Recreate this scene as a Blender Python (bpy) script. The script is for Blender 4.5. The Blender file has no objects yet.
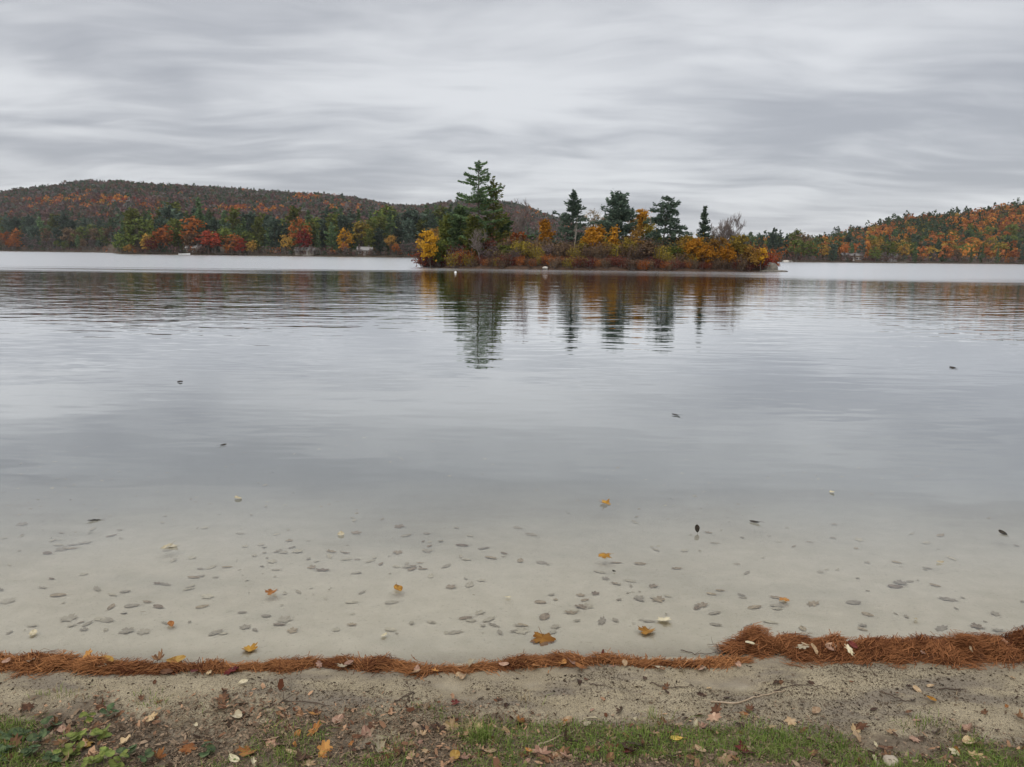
import bpy, math
import numpy as np
from mathutils import Matrix, Vector

SC = bpy.context.scene
COL = SC.collection
RAD = math.radians

# ----------------------------------------------------------------- camera
CAM_Z = 1.72
F_PX = 775.0
PITCH, ROLL = RAD(9.39), RAD(0.70)
cam_d = bpy.data.cameras.new('camera')
cam_d.sensor_width = 36.0
cam_d.lens = F_PX / 1024 * 36.0
cam_d.clip_start, cam_d.clip_end = 0.05, 20000
cam = bpy.data.objects.new('camera', cam_d)
COL.objects.link(cam)
CAM_R = Matrix.Rotation(math.pi / 2 - PITCH, 3, 'X') @ Matrix.Rotation(ROLL, 3, 'Z')
cam.matrix_world = Matrix.Translation((0, 0, CAM_Z)) @ CAM_R.to_4x4()
SC.camera = cam

# ----------------------------------------------------------------- sky, sun, exposure
SUN_EL, SUN_AZ = RAD(38), RAD(205)          # azimuth measured from +Y (the view) clockwise: behind the camera
world = bpy.data.worlds.new('World')
SC.world = world
world.use_nodes = True
wn, wl = world.node_tree.nodes, world.node_tree.links
wn.clear()


def N(nodes, kind, **kw):
    n = nodes.new(kind)
    for k, v in kw.items():
        if k.startswith('i_'):
            n.inputs[k[2:]].default_value = v
        else:
            setattr(n, k, v)
    return n


def math_node(nodes, links, op, a, b=None, clamp=False):
    n = nodes.new('ShaderNodeMath')
    n.operation = op
    n.use_clamp = clamp
    for i, v in enumerate((a, b)):
        if v is None:
            continue
        if isinstance(v, (int, float)):
            n.inputs[i].default_value = v
        else:
            links.new(v, n.inputs[i])
    return n.outputs[0]


def mix_rgb(nodes, links, fac, a, b, blend='MIX'):
    n = nodes.new('ShaderNodeMix')
    n.data_type = 'RGBA'
    n.blend_type = blend
    n.clamp_factor = True
    for sock, v in ((n.inputs[0], fac), (n.inputs[6], a), (n.inputs[7], b)):
        if isinstance(v, (int, float)):
            sock.default_value = v
        elif isinstance(v, (tuple, list)):
            sock.default_value = (v[0], v[1], v[2], 1)
        else:
            links.new(v, sock)
    return n.outputs[2]


def map_range(nodes, links, v, a, b, c=0.0, d=1.0, smooth=False):
    n = nodes.new('ShaderNodeMapRange')
    n.interpolation_type = 'SMOOTHSTEP' if smooth else 'LINEAR'
    links.new(v, n.inputs[0])
    for i, x in enumerate((a, b, c, d)):
        n.inputs[i + 1].default_value = x
    return n.outputs[0]


sky = N(wn, 'ShaderNodeTexSky', sky_type='NISHITA', sun_disc=False, sun_elevation=SUN_EL, sun_rotation=SUN_AZ)
tc = N(wn, 'ShaderNodeTexCoord')
sep = N(wn, 'ShaderNodeSeparateXYZ')
wl.new(tc.outputs['Generated'], sep.inputs[0])
dz = math_node(wn, wl, 'MAXIMUM', sep.outputs[2], 0.0)
den = math_node(wn, wl, 'ADD', dz, 0.13)
px_ = math_node(wn, wl, 'DIVIDE', sep.outputs[0], den)
py_ = math_node(wn, wl, 'DIVIDE', sep.outputs[1], den)
comb0 = N(wn, 'ShaderNodeCombineXYZ')
wl.new(px_, comb0.inputs[0])
wl.new(py_, comb0.inputs[1])
wrp = N(wn, 'ShaderNodeTexNoise', i_Scale=0.9, i_Detail=2.0)
wl.new(comb0.outputs[0], wrp.inputs['Vector'])
wsc = N(wn, 'ShaderNodeVectorMath', operation='MULTIPLY_ADD')
wl.new(wrp.outputs['Color'], wsc.inputs[0])
wsc.inputs[1].default_value = (0.5, 0.6, 0)
wl.new(comb0.outputs[0], wsc.inputs[2])
comb = wsc


def cloud_noise(scale, stretch, rot, off, detail, dist, rough=0.5):
    m = N(wn, 'ShaderNodeMapping')
    m.inputs['Location'].default_value = off
    m.inputs['Rotation'].default_value = (0, 0, rot)
    m.inputs['Scale'].default_value = stretch
    wl.new(comb.outputs[0], m.inputs[0])
    n = N(wn, 'ShaderNodeTexNoise', i_Scale=scale, i_Detail=detail, i_Distortion=dist, i_Roughness=rough)
    wl.new(m.outputs[0], n.inputs['Vector'])
    return n.outputs['Fac']


big = cloud_noise(0.6, (0.9, 1.1, 1), 0.25, (3.1, 1.7, 0), 4, 0.4)
mid = cloud_noise(1.6, (0.7, 1.3, 1), -0.22, (7.4, 2.2, 0), 4, 0.35)
fine = cloud_noise(3.2, (0.55, 1.5, 1), 0.12, (0.3, 5.2, 0), 5, 0.4, 0.5)
s = math_node(wn, wl, 'ADD', math_node(wn, wl, 'MULTIPLY', big, 0.46),
              math_node(wn, wl, 'ADD', math_node(wn, wl, 'MULTIPLY', mid, 0.34), math_node(wn, wl, 'MULTIPLY', fine, 0.20)))
fac = map_range(wn, wl, s, 0.385, 0.615, 0, 1, True)
SKY_K = 5.6
cl = mix_rgb(wn, wl, fac, (0.575 * SKY_K, 0.595 * SKY_K, 0.65 * SKY_K), (1.02 * SKY_K, 1.04 * SKY_K, 1.075 * SKY_K))
# an overcast deck is brighter overhead than at the horizon
ov = map_range(wn, wl, sep.outputs[2], 0.42, 1.0, 1.0, 2.35, True)
vm = N(wn, 'ShaderNodeVectorMath', operation='SCALE')
wl.new(cl, vm.inputs[0])
wl.new(ov, vm.inputs['Scale'])
skymix = mix_rgb(wn, wl, 0.94, sky.outputs[0], vm.outputs[0])
bg = N(wn, 'ShaderNodeBackground', i_Strength=0.1)
wl.new(skymix, bg.inputs[0])
wo = N(wn, 'ShaderNodeOutputWorld')
wl.new(bg.outputs[0], wo.inputs[0])

sun_d = bpy.data.lights.new('sun', 'SUN')
sun_d.energy = 1.4
sun_d.angle = RAD(40)
sun_d.color = (1.0, 0.94, 0.84)
sun = bpy.data.objects.new('sun', sun_d)
COL.objects.link(sun)
sv = Vector((math.sin(SUN_AZ) * math.cos(SUN_EL), math.cos(SUN_AZ) * math.cos(SUN_EL), math.sin(SUN_EL)))
sun.rotation_euler = (-sv).to_track_quat('-Z', 'Y').to_euler()

SC.view_settings.view_transform = 'Standard'
SC.view_settings.look = 'None'
SC.view_settings.exposure = 0.4
SC.view_settings.gamma = 1.0
SC.render.engine = 'CYCLES'
SC.cycles.max_bounces = 8
SC.cycles.diffuse_bounces = 3
SC.cycles.glossy_bounces = 3
SC.cycles.transparent_max_bounces = 12
SC.cycles.use_denoising = True
SC.cycles.sample_clamp_indirect = 4.0


# ----------------------------------------------------------------- view helpers (bearings read off the photograph)
RM = np.array(CAM_R)


def ray(px, py):
    v = np.array([(px - 512) / F_PX, -(py - 383.5) / F_PX, -1.0])
    return RM @ v


def hor(px):
    return 255.35 + 0.01222 * (px - 512)


def ground_at(px, py, z=0.0):
    d = ray(px, py)
    t = (z - CAM_Z) / d[2]
    return d[0] * t, d[1] * t


def bear(px, Y):
    d = ray(px, hor(px))
    return d[0] / d[1] * Y


def elev(px, py, Y):
    d = ray(px, py)
    return CAM_Z + d[2] / d[1] * Y


def px_of(x, y):
    return 512 + F_PX * (x / y) / math.cos(PITCH)


# ----------------------------------------------------------------- numpy noise
def _hash(ix, iy, seed):
    h = (ix.astype(np.int64) * 374761393 + iy.astype(np.int64) * 668265263 + seed * 1442695041) & 0xFFFFFFFF
    h = ((h ^ (h >> 13)) * 1274126177) & 0xFFFFFFFF
    return ((h ^ (h >> 16)) & 0xFFFF) / 65535.0


def vnoise(x, y, seed=0):
    x, y = np.asarray(x, float), np.asarray(y, float)
    ix, iy = np.floor(x), np.floor(y)
    fx, fy = x - ix, y - iy
    fx, fy = fx * fx * (3 - 2 * fx), fy * fy * (3 - 2 * fy)
    a, b = _hash(ix, iy, seed), _hash(ix + 1, iy, seed)
    c, d = _hash(ix, iy + 1, seed), _hash(ix + 1, iy + 1, seed)
    return (a * (1 - fx) + b * fx) * (1 - fy) + (c * (1 - fx) + d * fx) * fy


def fbm(x, y, seed=0, oct=4):
    r, a, t = 0, 1.0, 0
    for i in range(oct):
        r = r + a * vnoise(np.asarray(x) * 2 ** i, np.asarray(y) * 2 ** i, seed + i * 17)
        t += a
        a *= 0.5
    return r / t


def sstep(a, b, x):
    t = np.clip((np.asarray(x, float) - a) / (b - a), 0, 1)
    return t * t * (3 - 2 * t)


# ----------------------------------------------------------------- mesh builder
class MB:
    def __init__(self):
        self.v, self.f, self.c, self.n = [], [], [], 0

    def polys(self, P, val=0.5):
        """P: (n, k, 3) separate k-gons; val: one value or one per polygon."""
        P = np.asarray(P, float)
        n, k = P.shape[:2]
        self.v.append(P.reshape(-1, 3))
        self.f.append(np.arange(n * k).reshape(n, k) + self.n)
        self.c.append(np.broadcast_to(np.asarray(val, float), (n,)) if np.ndim(val) else np.full(n, float(val)))
        self.n += n * k

    def raw(self, V, Fq, val=0.5):
        V = np.asarray(V, float)
        Fq = np.asarray(Fq, int)
        self.v.append(V)
        self.f.append(Fq + self.n)
        self.c.append(np.broadcast_to(np.asarray(val, float), (len(Fq),)))
        self.n += len(V)

    def tube(self, pts, rad, sides=6, val=0.5, cap=True):
        pts = np.asarray(pts, float)
        rad = np.broadcast_to(np.asarray(rad, float), (len(pts),))
        t = np.gradient(pts, axis=0)
        t /= np.linalg.norm(t, axis=1)[:, None] + 1e-9
        ref = np.array([0, 0, 1.0]) if abs(t[:, 2]).mean() < 0.85 else np.array([1.0, 0, 0])
        u = np.cross(t, ref)
        u /= np.linalg.norm(u, axis=1)[:, None] + 1e-9
        w = np.cross(t, u)
        a = np.linspace(0, 2 * math.pi, sides, endpoint=False)
        ring = (pts[:, None] + rad[:, None, None] * (np.cos(a)[None, :, None] * u[:, None] + np.sin(a)[None, :, None] * w[:, None]))
        V = ring.reshape(-1, 3)
        i, j = np.meshgrid(np.arange(len(pts) - 1), np.arange(sides), indexing='ij')
        i, j = i.ravel(), j.ravel()
        j2 = (j + 1) % sides
        Fq = np.stack([i * sides + j, i * sides + j2, (i + 1) * sides + j2, (i + 1) * sides + j], 1)
        self.raw(V, Fq, val)
        if cap and sides >= 4:
            top = ring[-1]
            for q in range(1, sides - 1):
                self.polys(np.array([[top[0], top[q], top[q + 1]]]), val)

    def box(self, lo, hi, val=0.5):
        x0, y0, z0 = lo
        x1, y1, z1 = hi
        V = [(x0, y0, z0), (x1, y0, z0), (x1, y1, z0), (x0, y1, z0), (x0, y0, z1), (x1, y0, z1), (x1, y1, z1), (x0, y1, z1)]
        self.raw(V, [(0, 3, 2, 1), (4, 5, 6, 7), (0, 1, 5, 4), (1, 2, 6, 5), (2, 3, 7, 6), (3, 0, 4, 7)], val)

    def diamonds(self, C, U, W, val):
        """leaf sized rhombi: centres C, half axes U and W."""
        self.polys(np.stack([C - U, C - W, C + U, C + W], 1), val)

    def mesh(self, name, smooth=False):
        me = bpy.data.meshes.new(name)
        V = np.concatenate(self.v) if self.v else np.zeros((0, 3))
        sizes = np.concatenate([np.full(len(f), f.shape[1]) for f in self.f])
        loops = np.concatenate([f.ravel() for f in self.f])
        me.vertices.add(len(V))
        me.vertices.foreach_set('co', V.astype(np.float32).ravel())
        me.loops.add(len(loops))
        me.loops.foreach_set('vertex_index', loops.astype(np.int32))
        me.polygons.add(len(sizes))
        me.polygons.foreach_set('loop_start', np.concatenate([[0], np.cumsum(sizes)[:-1]]).astype(np.int32))
        me.polygons.foreach_set('loop_total', sizes.astype(np.int32))
        me.polygons.foreach_set('use_smooth', np.full(len(sizes), smooth))
        at = me.attributes.new('v', 'FLOAT', 'FACE')
        at.data.foreach_set('value', np.concatenate(self.c).astype(np.float32))
        me.update(calc_edges=True)
        me.validate()
        return me

    def build(self, name, mat, parent=None, smooth=False):
        me = self.mesh(name, smooth)
        me.materials.append(mat)
        o = bpy.data.objects.new(name, me)
        COL.objects.link(o)
        if parent:
            o.parent = parent
        return o


def tag(o, label=None, cat=None, group=None, kind=None):
    for k, v in (('label', label), ('category', cat), ('group', group), ('kind', kind)):
        if v:
            o[k] = v
    return o


def empty(name, loc=(0, 0, 0), rz=0.0):
    o = bpy.data.objects.new(name, None)
    o.empty_display_size = 0.2
    COL.objects.link(o)
    o.location = loc
    o.rotation_euler = (0, 0, rz)
    return o


def copy_tree(o, parent=None):
    c = o.copy()
    COL.objects.link(c)
    c.parent = parent
    for ch in o.children:
        copy_tree(ch, c)
    return c


def set_mat(o, m):
    o.material_slots[0].link = 'OBJECT'
    o.material_slots[0].material = m


def put(o, loc, rz=0.0, sc=(1, 1, 1), rx=0.0, ry=0.0):
    o.location = loc
    o.rotation_euler = (rx, ry, rz)
    o.scale = sc
    return o


# ----------------------------------------------------------------- materials
def new_mat(name):
    m = bpy.data.materials.new(name)
    m.use_nodes = True
    m.node_tree.nodes.clear()
    return m, m.node_tree.nodes, m.node_tree.links


def leaf_mat(name, ca, cb, trans=0.3, rnd=0.3, gloss=0.0):
    m, n, l = new_mat(name)
    at = N(n, 'ShaderNodeAttribute', attribute_name='v')
    c = mix_rgb(n, l, at.outputs['Fac'], ca, cb)
    oi = N(n, 'ShaderNodeObjectInfo')
    hsv = N(n, 'ShaderNodeHueSaturation')
    l.new(map_range(n, l, oi.outputs['Random'], 0, 1, 1 - rnd, 1 + rnd), hsv.inputs['Value'])
    l.new(map_range(n, l, oi.outputs['Random'], 0, 1, 0.492, 0.508), hsv.inputs['Hue'])
    l.new(c, hsv.inputs['Color'])
    d = N(n, 'ShaderNodeBsdfDiffuse')
    t = N(n, 'ShaderNodeBsdfTranslucent')
    l.new(hsv.outputs[0], d.inputs[0])
    l.new(hsv.outputs[0], t.inputs[0])
    mx = N(n, 'ShaderNodeMixShader')
    mx.inputs[0].default_value = trans
    l.new(d.outputs[0], mx.inputs[1])
    l.new(t.outputs[0], mx.inputs[2])
    out = mx.outputs[0]
    if gloss:
        g = N(n, 'ShaderNodeBsdfGlossy', i_Roughness=0.45)
        fr = N(n, 'ShaderNodeFresnel', i_IOR=1.4)
        m2 = N(n, 'ShaderNodeMixShader')
        l.new(math_node(n, l, 'MULTIPLY', fr.outputs[0], gloss), m2.inputs[0])
        l.new(out, m2.inputs[1])
        l.new(g.outputs[0], m2.inputs[2])
        out = m2.outputs[0]
    o = N(n, 'ShaderNodeOutputMaterial')
    l.new(out, o.inputs[0])
    return m


def rough_mat(name, ca, cb, scale=6.0, stretch=(1, 1, 1), rough=0.9, bump=0.3, spec=0.2):
    m, n, l = new_mat(name)
    tcn = N(n, 'ShaderNodeTexCoord')
    mp = N(n, 'ShaderNodeMapping')
    mp.inputs['Scale'].default_value = stretch
    l.new(tcn.outputs['Object'], mp.inputs[0])
    nz = N(n, 'ShaderNodeTexNoise', i_Scale=scale, i_Detail=6, i_Roughness=0.65)
    l.new(mp.outputs[0], nz.inputs['Vector'])
    f = map_range(n, l, nz.outputs['Fac'], 0.32, 0.68)
    c = mix_rgb(n, l, f, ca, cb)
    p = N(n, 'ShaderNodeBsdfPrincipled', i_Roughness=rough)
    p.inputs['Specular IOR Level'].default_value = spec
    l.new(c, p.inputs['Base Color'])
    b = N(n, 'ShaderNodeBump', i_Strength=bump, i_Distance=0.05)
    l.new(nz.outputs['Fac'], b.inputs['Height'])
    l.new(b.outputs[0], p.inputs['Normal'])
    o = N(n, 'ShaderNodeOutputMaterial')
    l.new(p.outputs[0], o.inputs[0])
    return m


M = {}
M['bark'] = rough_mat('bark_grey_brown', (0.05, 0.04, 0.032), (0.13, 0.11, 0.09), 3, (6, 6, 1.2))
M['bark_dead'] = rough_mat('bark_bleached', (0.22, 0.19, 0.16), (0.38, 0.34, 0.30), 4, (6, 6, 1))
M['twig_grey'] = rough_mat('twig_grey', (0.11, 0.09, 0.085), (0.20, 0.165, 0.15), 8)
M['pine'] = leaf_mat('needles_pine', (0.060, 0.101, 0.052), (0.151, 0.216, 0.095), 0.2)
M['pine_yellow'] = leaf_mat('needles_yellow_green', (0.075, 0.092, 0.026), (0.178, 0.194, 0.052), 0.2)
M['spruce'] = leaf_mat('needles_spruce', (0.047, 0.072, 0.058), (0.108, 0.145, 0.103), 0.2)
M['orange'] = leaf_mat('foliage_orange', (0.352, 0.121, 0.020), (0.550, 0.231, 0.033))
M['gold'] = leaf_mat('foliage_gold', (0.336, 0.150, 0.019), (0.552, 0.282, 0.038))
M['rust'] = leaf_mat('foliage_rust', (0.220, 0.072, 0.024), (0.385, 0.138, 0.044))
M['yellow'] = leaf_mat('foliage_yellow', (0.350, 0.175, 0.020), (0.575, 0.312, 0.037))
M['olive'] = leaf_mat('foliage_olive', (0.163, 0.125, 0.027), (0.338, 0.250, 0.050))
M['gold_brown'] = leaf_mat('foliage_gold_brown', (0.253, 0.149, 0.040), (0.437, 0.259, 0.063))
M['red'] = leaf_mat('foliage_red', (0.169, 0.029, 0.023), (0.325, 0.058, 0.036))
M['green'] = leaf_mat('foliage_green', (0.083, 0.113, 0.032), (0.187, 0.226, 0.060))
M['brown'] = leaf_mat('foliage_brown', (0.098, 0.063, 0.042), (0.210, 0.140, 0.084))
M['maroon'] = leaf_mat('foliage_maroon', (0.094, 0.027, 0.022), (0.188, 0.056, 0.037))
M['purple_grey'] = leaf_mat('foliage_purple_grey', (0.103, 0.076, 0.077), (0.207, 0.158, 0.152))
M['pale'] = leaf_mat('foliage_pale', (0.260, 0.200, 0.150), (0.420, 0.340, 0.250))

# ground: sand on the beach and in the shallows, litter soil behind it, deep bed coloured for light the water absorbs, forest floor far away
m, n, l = new_mat('ground')
geo = N(n, 'ShaderNodeNewGeometry')
sp = N(n, 'ShaderNodeSeparateXYZ')
l.new(geo.outputs['Position'], sp.inputs[0])


def gnoise(scale, detail=4, rough=0.55, stretch=(1, 1, 1)):
    mp = N(n, 'ShaderNodeMapping')
    mp.inputs['Scale'].default_value = stretch
    l.new(geo.outputs['Position'], mp.inputs[0])
    q = N(n, 'ShaderNodeTexNoise', i_Scale=scale, i_Detail=detail, i_Roughness=rough)
    l.new(mp.outputs[0], q.inputs['Vector'])
    return q.outputs['Fac']


g_big, g_mid, g_grain, g_fine = gnoise(1.6, 5), gnoise(9, 5, 0.6), gnoise(160, 2), gnoise(420, 1)
sand = mix_rgb(n, l, map_range(n, l, g_mid, 0.3, 0.7), (0.32, 0.265, 0.165), (0.47, 0.395, 0.26))
sand = mix_rgb(n, l, map_range(n, l, g_grain, 0.35, 0.7), mix_rgb(n, l, 0.5, sand, (0.17, 0.14, 0.11)), sand)
sand = mix_rgb(n, l, map_range(n, l, g_fine, 0.53, 0.62, 0, 0.92), sand, (0.055, 0.046, 0.038))
# organic staining in patches on the dry sand
st = map_range(n, l, gnoise(3.2, 6, 0.65, (0.6, 1.4, 1)), 0.47, 0.64, 0, 0.75, True)
sand_dry = mix_rgb(n, l, st, sand, (0.15, 0.125, 0.10))
bed = mix_rgb(n, l, map_range(n, l, g_mid, 0.3, 0.7), (0.475, 0.43, 0.335), (0.55, 0.50, 0.40))
bed = mix_rgb(n, l, map_range(n, l, gnoise(1.1, 5, 0.6, (0.6, 1.3, 1)), 0.48, 0.70, 0, 0.40, True), bed, (0.34, 0.315, 0.25))
bed = mix_rgb(n, l, map_range(n, l, gnoise(60, 3), 0.60, 0.70, 0, 0.35), bed, (0.25, 0.22, 0.17))
under = map_range(n, l, sp.outputs[2], -0.010, 0.006, 1, 0, True)
damp = map_range(n, l, sp.outputs[2], 0.004, 0.014, 0.4, 0, True)
sand_dry = mix_rgb(n, l, damp, sand_dry, (0.20, 0.165, 0.115))
col = mix_rgb(n, l, under, sand_dry, bed)
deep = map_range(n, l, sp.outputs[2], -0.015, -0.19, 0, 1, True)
col = mix_rgb(n, l, deep, col, (0.235, 0.245, 0.235))  # light lost to water depth, painted into the bed colour
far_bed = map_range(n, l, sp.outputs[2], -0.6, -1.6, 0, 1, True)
col = mix_rgb(n, l, far_bed, col, (0.24, 0.255, 0.25))  # offshore: the water's own grey scatter, painted into the bed colour
soil = mix_rgb(n, l, g_mid, (0.075, 0.056, 0.038), (0.25, 0.195, 0.135))
soil = mix_rgb(n, l, map_range(n, l, g_grain, 0.4, 0.65), soil, (0.11, 0.085, 0.062))
edge = math_node(n, l, 'ADD', sp.outputs[1], math_node(n, l, 'MULTIPLY', math_node(n, l, 'SUBTRACT', g_big, 0.5), 0.9))
edge = math_node(n, l, 'ADD', edge, math_node(n, l, 'MULTIPLY', math_node(n, l, 'SUBTRACT', g_mid, 0.5), 0.5))
edge = math_node(n, l, 'ADD', edge, math_node(n, l, 'MULTIPLY', sp.outputs[0], 0.05))
col = mix_rgb(n, l, map_range(n, l, edge, 2.44, 2.60, 0.92, 0, True), col, soil)
farm = map_range(n, l, sp.outputs[1], 200, 300)
farc = mix_rgb(n, l, gnoise(0.05, 5), (0.045, 0.035, 0.025), (0.10, 0.075, 0.05))
col = mix_rgb(n, l, math_node(n, l, 'MULTIPLY', farm, map_range(n, l, sp.outputs[2], -0.1, 0.1)), col, farc)
pb = N(n, 'ShaderNodeBsdfPrincipled', i_Roughness=0.95)
pb.inputs['Specular IOR Level'].default_value = 0.15
l.new(col, pb.inputs['Base Color'])
hgt = math_node(n, l, 'ADD', math_node(n, l, 'MULTIPLY', g_grain, 0.35), math_node(n, l, 'MULTIPLY', gnoise(45, 4, 0.6), 0.65))
bp = N(n, 'ShaderNodeBump', i_Strength=0.55, i_Distance=0.012)
l.new(hgt, bp.inputs['Height'])
l.new(bp.outputs[0], pb.inputs['Normal'])
l.new(pb.outputs[0], N(n, 'ShaderNodeOutputMaterial').inputs[0])
M['ground'] = m

# water: clear sheet, mirror by Fresnel, ripples that grow with the wind further out
m, n, l = new_mat('lake_water')
geo = N(n, 'ShaderNodeNewGeometry')
sp = N(n, 'ShaderNodeSeparateXYZ')
l.new(geo.outputs['Position'], sp.inputs[0])


def wnoise(scale, stretch, detail=2, rot=0.0, dist=0.0):
    mp = N(n, 'ShaderNodeMapping')
    mp.inputs['Scale'].default_value = stretch
    mp.inputs['Rotation'].default_value = (0, 0, rot)
    l.new(geo.outputs['Position'], mp.inputs[0])
    q = N(n, 'ShaderNodeTexNoise', i_Scale=scale, i_Detail=detail, i_Roughness=0.5, i_Distortion=dist)
    l.new(mp.outputs[0], q.inputs['Vector'])
    return q.outputs['Fac']


dist_y = sp.outputs[1]
patch = wnoise(0.05, (0.6, 1.2, 1), 3)
h1 = math_node(n, l, 'MULTIPLY', wnoise(1.0, (0.7, 1.6, 1), 2, 0.06), map_range(n, l, dist_y, 3.5, 25, 0.0035, 0.017))
h2 = math_node(n, l, 'MULTIPLY', wnoise(3.5, (0.45, 1.3, 1), 2, -0.08),
               math_node(n, l, 'MULTIPLY', map_range(n, l, dist_y, 6, 40, 0.0003, 0.0042), map_range(n, l, patch, 0.35, 0.65, 0.35, 1.25)))
h3 = math_node(n, l, 'MULTIPLY', wnoise(0.28, (0.5, 1.2, 1), 2, 0.15), map_range(n, l, dist_y, 4, 30, 0.004, 0.03))
hs = math_node(n, l, 'ADD', h1, math_node(n, l, 'ADD', h2, h3))
bp = N(n, 'ShaderNodeBump', i_Strength=1.0, i_Distance=1.0)
l.new(hs, bp.inputs['Height'])
# wind ruffled water beyond the calm zone (waves far smaller than anything the eye resolves there)
wob = math_node(n, l, 'ADD', dist_y, math_node(n, l, 'MULTIPLY', math_node(n, l, 'SUBTRACT', wnoise(0.03, (0.35, 1.3, 1), 4), 0.5), 44.0))
wob = math_node(n, l, 'ADD', wob, math_node(n, l, 'MULTIPLY', math_node(n, l, 'SUBTRACT', wnoise(0.16, (0.12, 1.5, 1), 4), 0.5), 40.0))
ctr = math_node(n, l, 'ABSOLUTE', math_node(n, l, 'SUBTRACT', sp.outputs[0], 5.0))
wob = math_node(n, l, 'SUBTRACT', wob, map_range(n, l, ctr, 12, 36, 15, 0, True))
ruf = map_range(n, l, wob, 40, 82, 0, 1, True)
rough = math_node(n, l, 'ADD', 0.0, math_node(n, l, 'MULTIPLY', ruf, 0.22))
gl = N(n, 'ShaderNodeBsdfGlossy')
gl.inputs['Color'].default_value = (1, 1, 1, 1)
l.new(rough, gl.inputs['Roughness'])
l.new(bp.outputs[0], gl.inputs['Normal'])
tr = N(n, 'ShaderNodeBsdfTransparent')
tr.inputs[0].default_value = (0.975, 0.98, 0.97, 1)
fr = N(n, 'ShaderNodeFresnel', i_IOR=1.36)
l.new(bp.outputs[0], fr.inputs['Normal'])
mx = N(n, 'ShaderNodeMixShader')
fac_w = math_node(n, l, 'ADD', fr.outputs[0], map_range(n, l, fr.outputs[0], 0.06, 0.50, 0, 0.37), True)
l.new(fac_w, mx.inputs[0])
l.new(tr.outputs[0], mx.inputs[1])
l.new(gl.outputs[0], mx.inputs[2])
l.new(mx.outputs[0], N(n, 'ShaderNodeOutputMaterial').inputs[0])
M['water'] = m

# ----------------------------------------------------------------- the ground
RIDGE = np.array([(-400, 208), (-200, 200), (-100, 195), (0, 191), (20, 188), (40, 186), (90, 181), (140, 184), (185, 187), (250, 191),
                  (320, 195), (350, 198), (370, 202), (390, 206), (415, 207), (440, 204), (480, 201), (510, 203), (530, 209), (545, 215), (580, 226),
                  (620, 240), (700, 246), (745, 247), (780, 246), (800, 244), (840, 236), (880, 225), (900, 219), (960, 212), (1000, 206),
                  (1024, 203), (1100, 196), (1300, 192), (1500, 200)], float)
CREST_D = np.array([(-400, 1400), (300, 1450), (420, 1650), (560, 1650), (640, 1200), (720, 800), (1500, 780)], float)
SHORE_D = np.array([(-600, 700), (0, 655), (100, 600), (110, 560), (117, 400), (150, 386), (440, 384), (560, 480), (700, 470), (745, 425), (800, 410),
                    (900, 440), (1024, 500), (1300, 560)], float)


def crest_z(px):
    py = np.interp(px, RIDGE[:, 0], RIDGE[:, 1])
    Y = np.interp(px, CREST_D[:, 0], CREST_D[:, 1])
    d = np.stack([(px - 512) / F_PX, -(py - 383.5) / F_PX, -np.ones_like(px)], -1) @ RM.T
    return CAM_Z + d[..., 2] / d[..., 1] * Y, Y


def shore_y(px):
    return np.interp(px, SHORE_D[:, 0], SHORE_D[:, 1])


def waterline(x):
    return 3.06 + 0.05 * np.sin(x * 0.9 + 0.6) + 0.03 * np.sin(x * 2.3) + 0.07 * sstep(0.9, 1.5, x)


def height(x, y):
    x, y = np.asarray(x, float), np.asarray(y, float)
    yw = waterline(np.clip(x, -40, 40))
    d = yw - y
    bump = (fbm(x * 2.1, y * 2.1, 3, 3) - 0.5) * 0.05 + (fbm(x * 9, y * 9, 9, 3) - 0.5) * 0.028
    beach = 0.075 * d - 0.01 * np.maximum(d - 2, 0) + bump * sstep(0.03, 0.25, d)
    beach = np.minimum(beach, 0.9 + bump)
    w = -d
    bed_ = -0.045 * w - 0.0018 * w * w
    bed_ = np.maximum(bed_, -7.0) + (fbm(x * 1.3, y * 1.3, 21, 3) - 0.5) * 0.02 * sstep(0.0, 0.6, w)
    z = np.where(d > 0, beach, bed_)
    far = y > 120
    ys = np.maximum(y, 1)
    p = 512 + F_PX * (x / ys) / math.cos(PITCH)
    p = np.clip(p, -600, 1500)
    S = shore_y(p)
    zc, C = crest_z(p)
    zc = np.maximum(zc - np.interp(p, [500, 720], [15.0, 11.0]), 1.5)
    t = y - S
    rise = 0.7 * sstep(0, 8, t) + 1.0 * sstep(5, 60, t) + (zc - 1.5) * sstep(0, 1, (t - 25) / np.maximum(C - S - 25, 50)) ** 0.9
    rise = rise * (1 - 0.8 * sstep(0, 1600, y - C)) + (fbm(x / 60, y / 60, 33, 3) - 0.5) * 6 * sstep(60, 300, t)
    zf = np.where(t > 0, rise, np.maximum(-7.0, 0.12 * t))
    return np.where(far, zf, z)


nu, nv = 1000, 940
u = np.linspace(-1, 1, nu)
gx = 1.5 * np.sinh(8.3 * u)
vv = np.linspace(np.arcsinh(-28), np.arcsinh(4600), nv)
gy = 2.85 + 1.2 * np.sinh(vv)
GX, GY = np.meshgrid(gx, gy)
GZ = height(GX, GY)
mb = MB()
i, j = np.meshgrid(np.arange(nv - 1), np.arange(nu - 1), indexing='ij')
i, j = i.ravel(), j.ravel()
mb.raw(np.stack([GX, GY, GZ], -1).reshape(-1, 3), np.stack([i * nu + j, i * nu + j + 1, (i + 1) * nu + j + 1, (i + 1) * nu + j], 1))
tag(mb.build('ground', M['ground'], smooth=True), 'sandy beach running under the lake to the far wooded hills', kind='structure')

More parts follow.
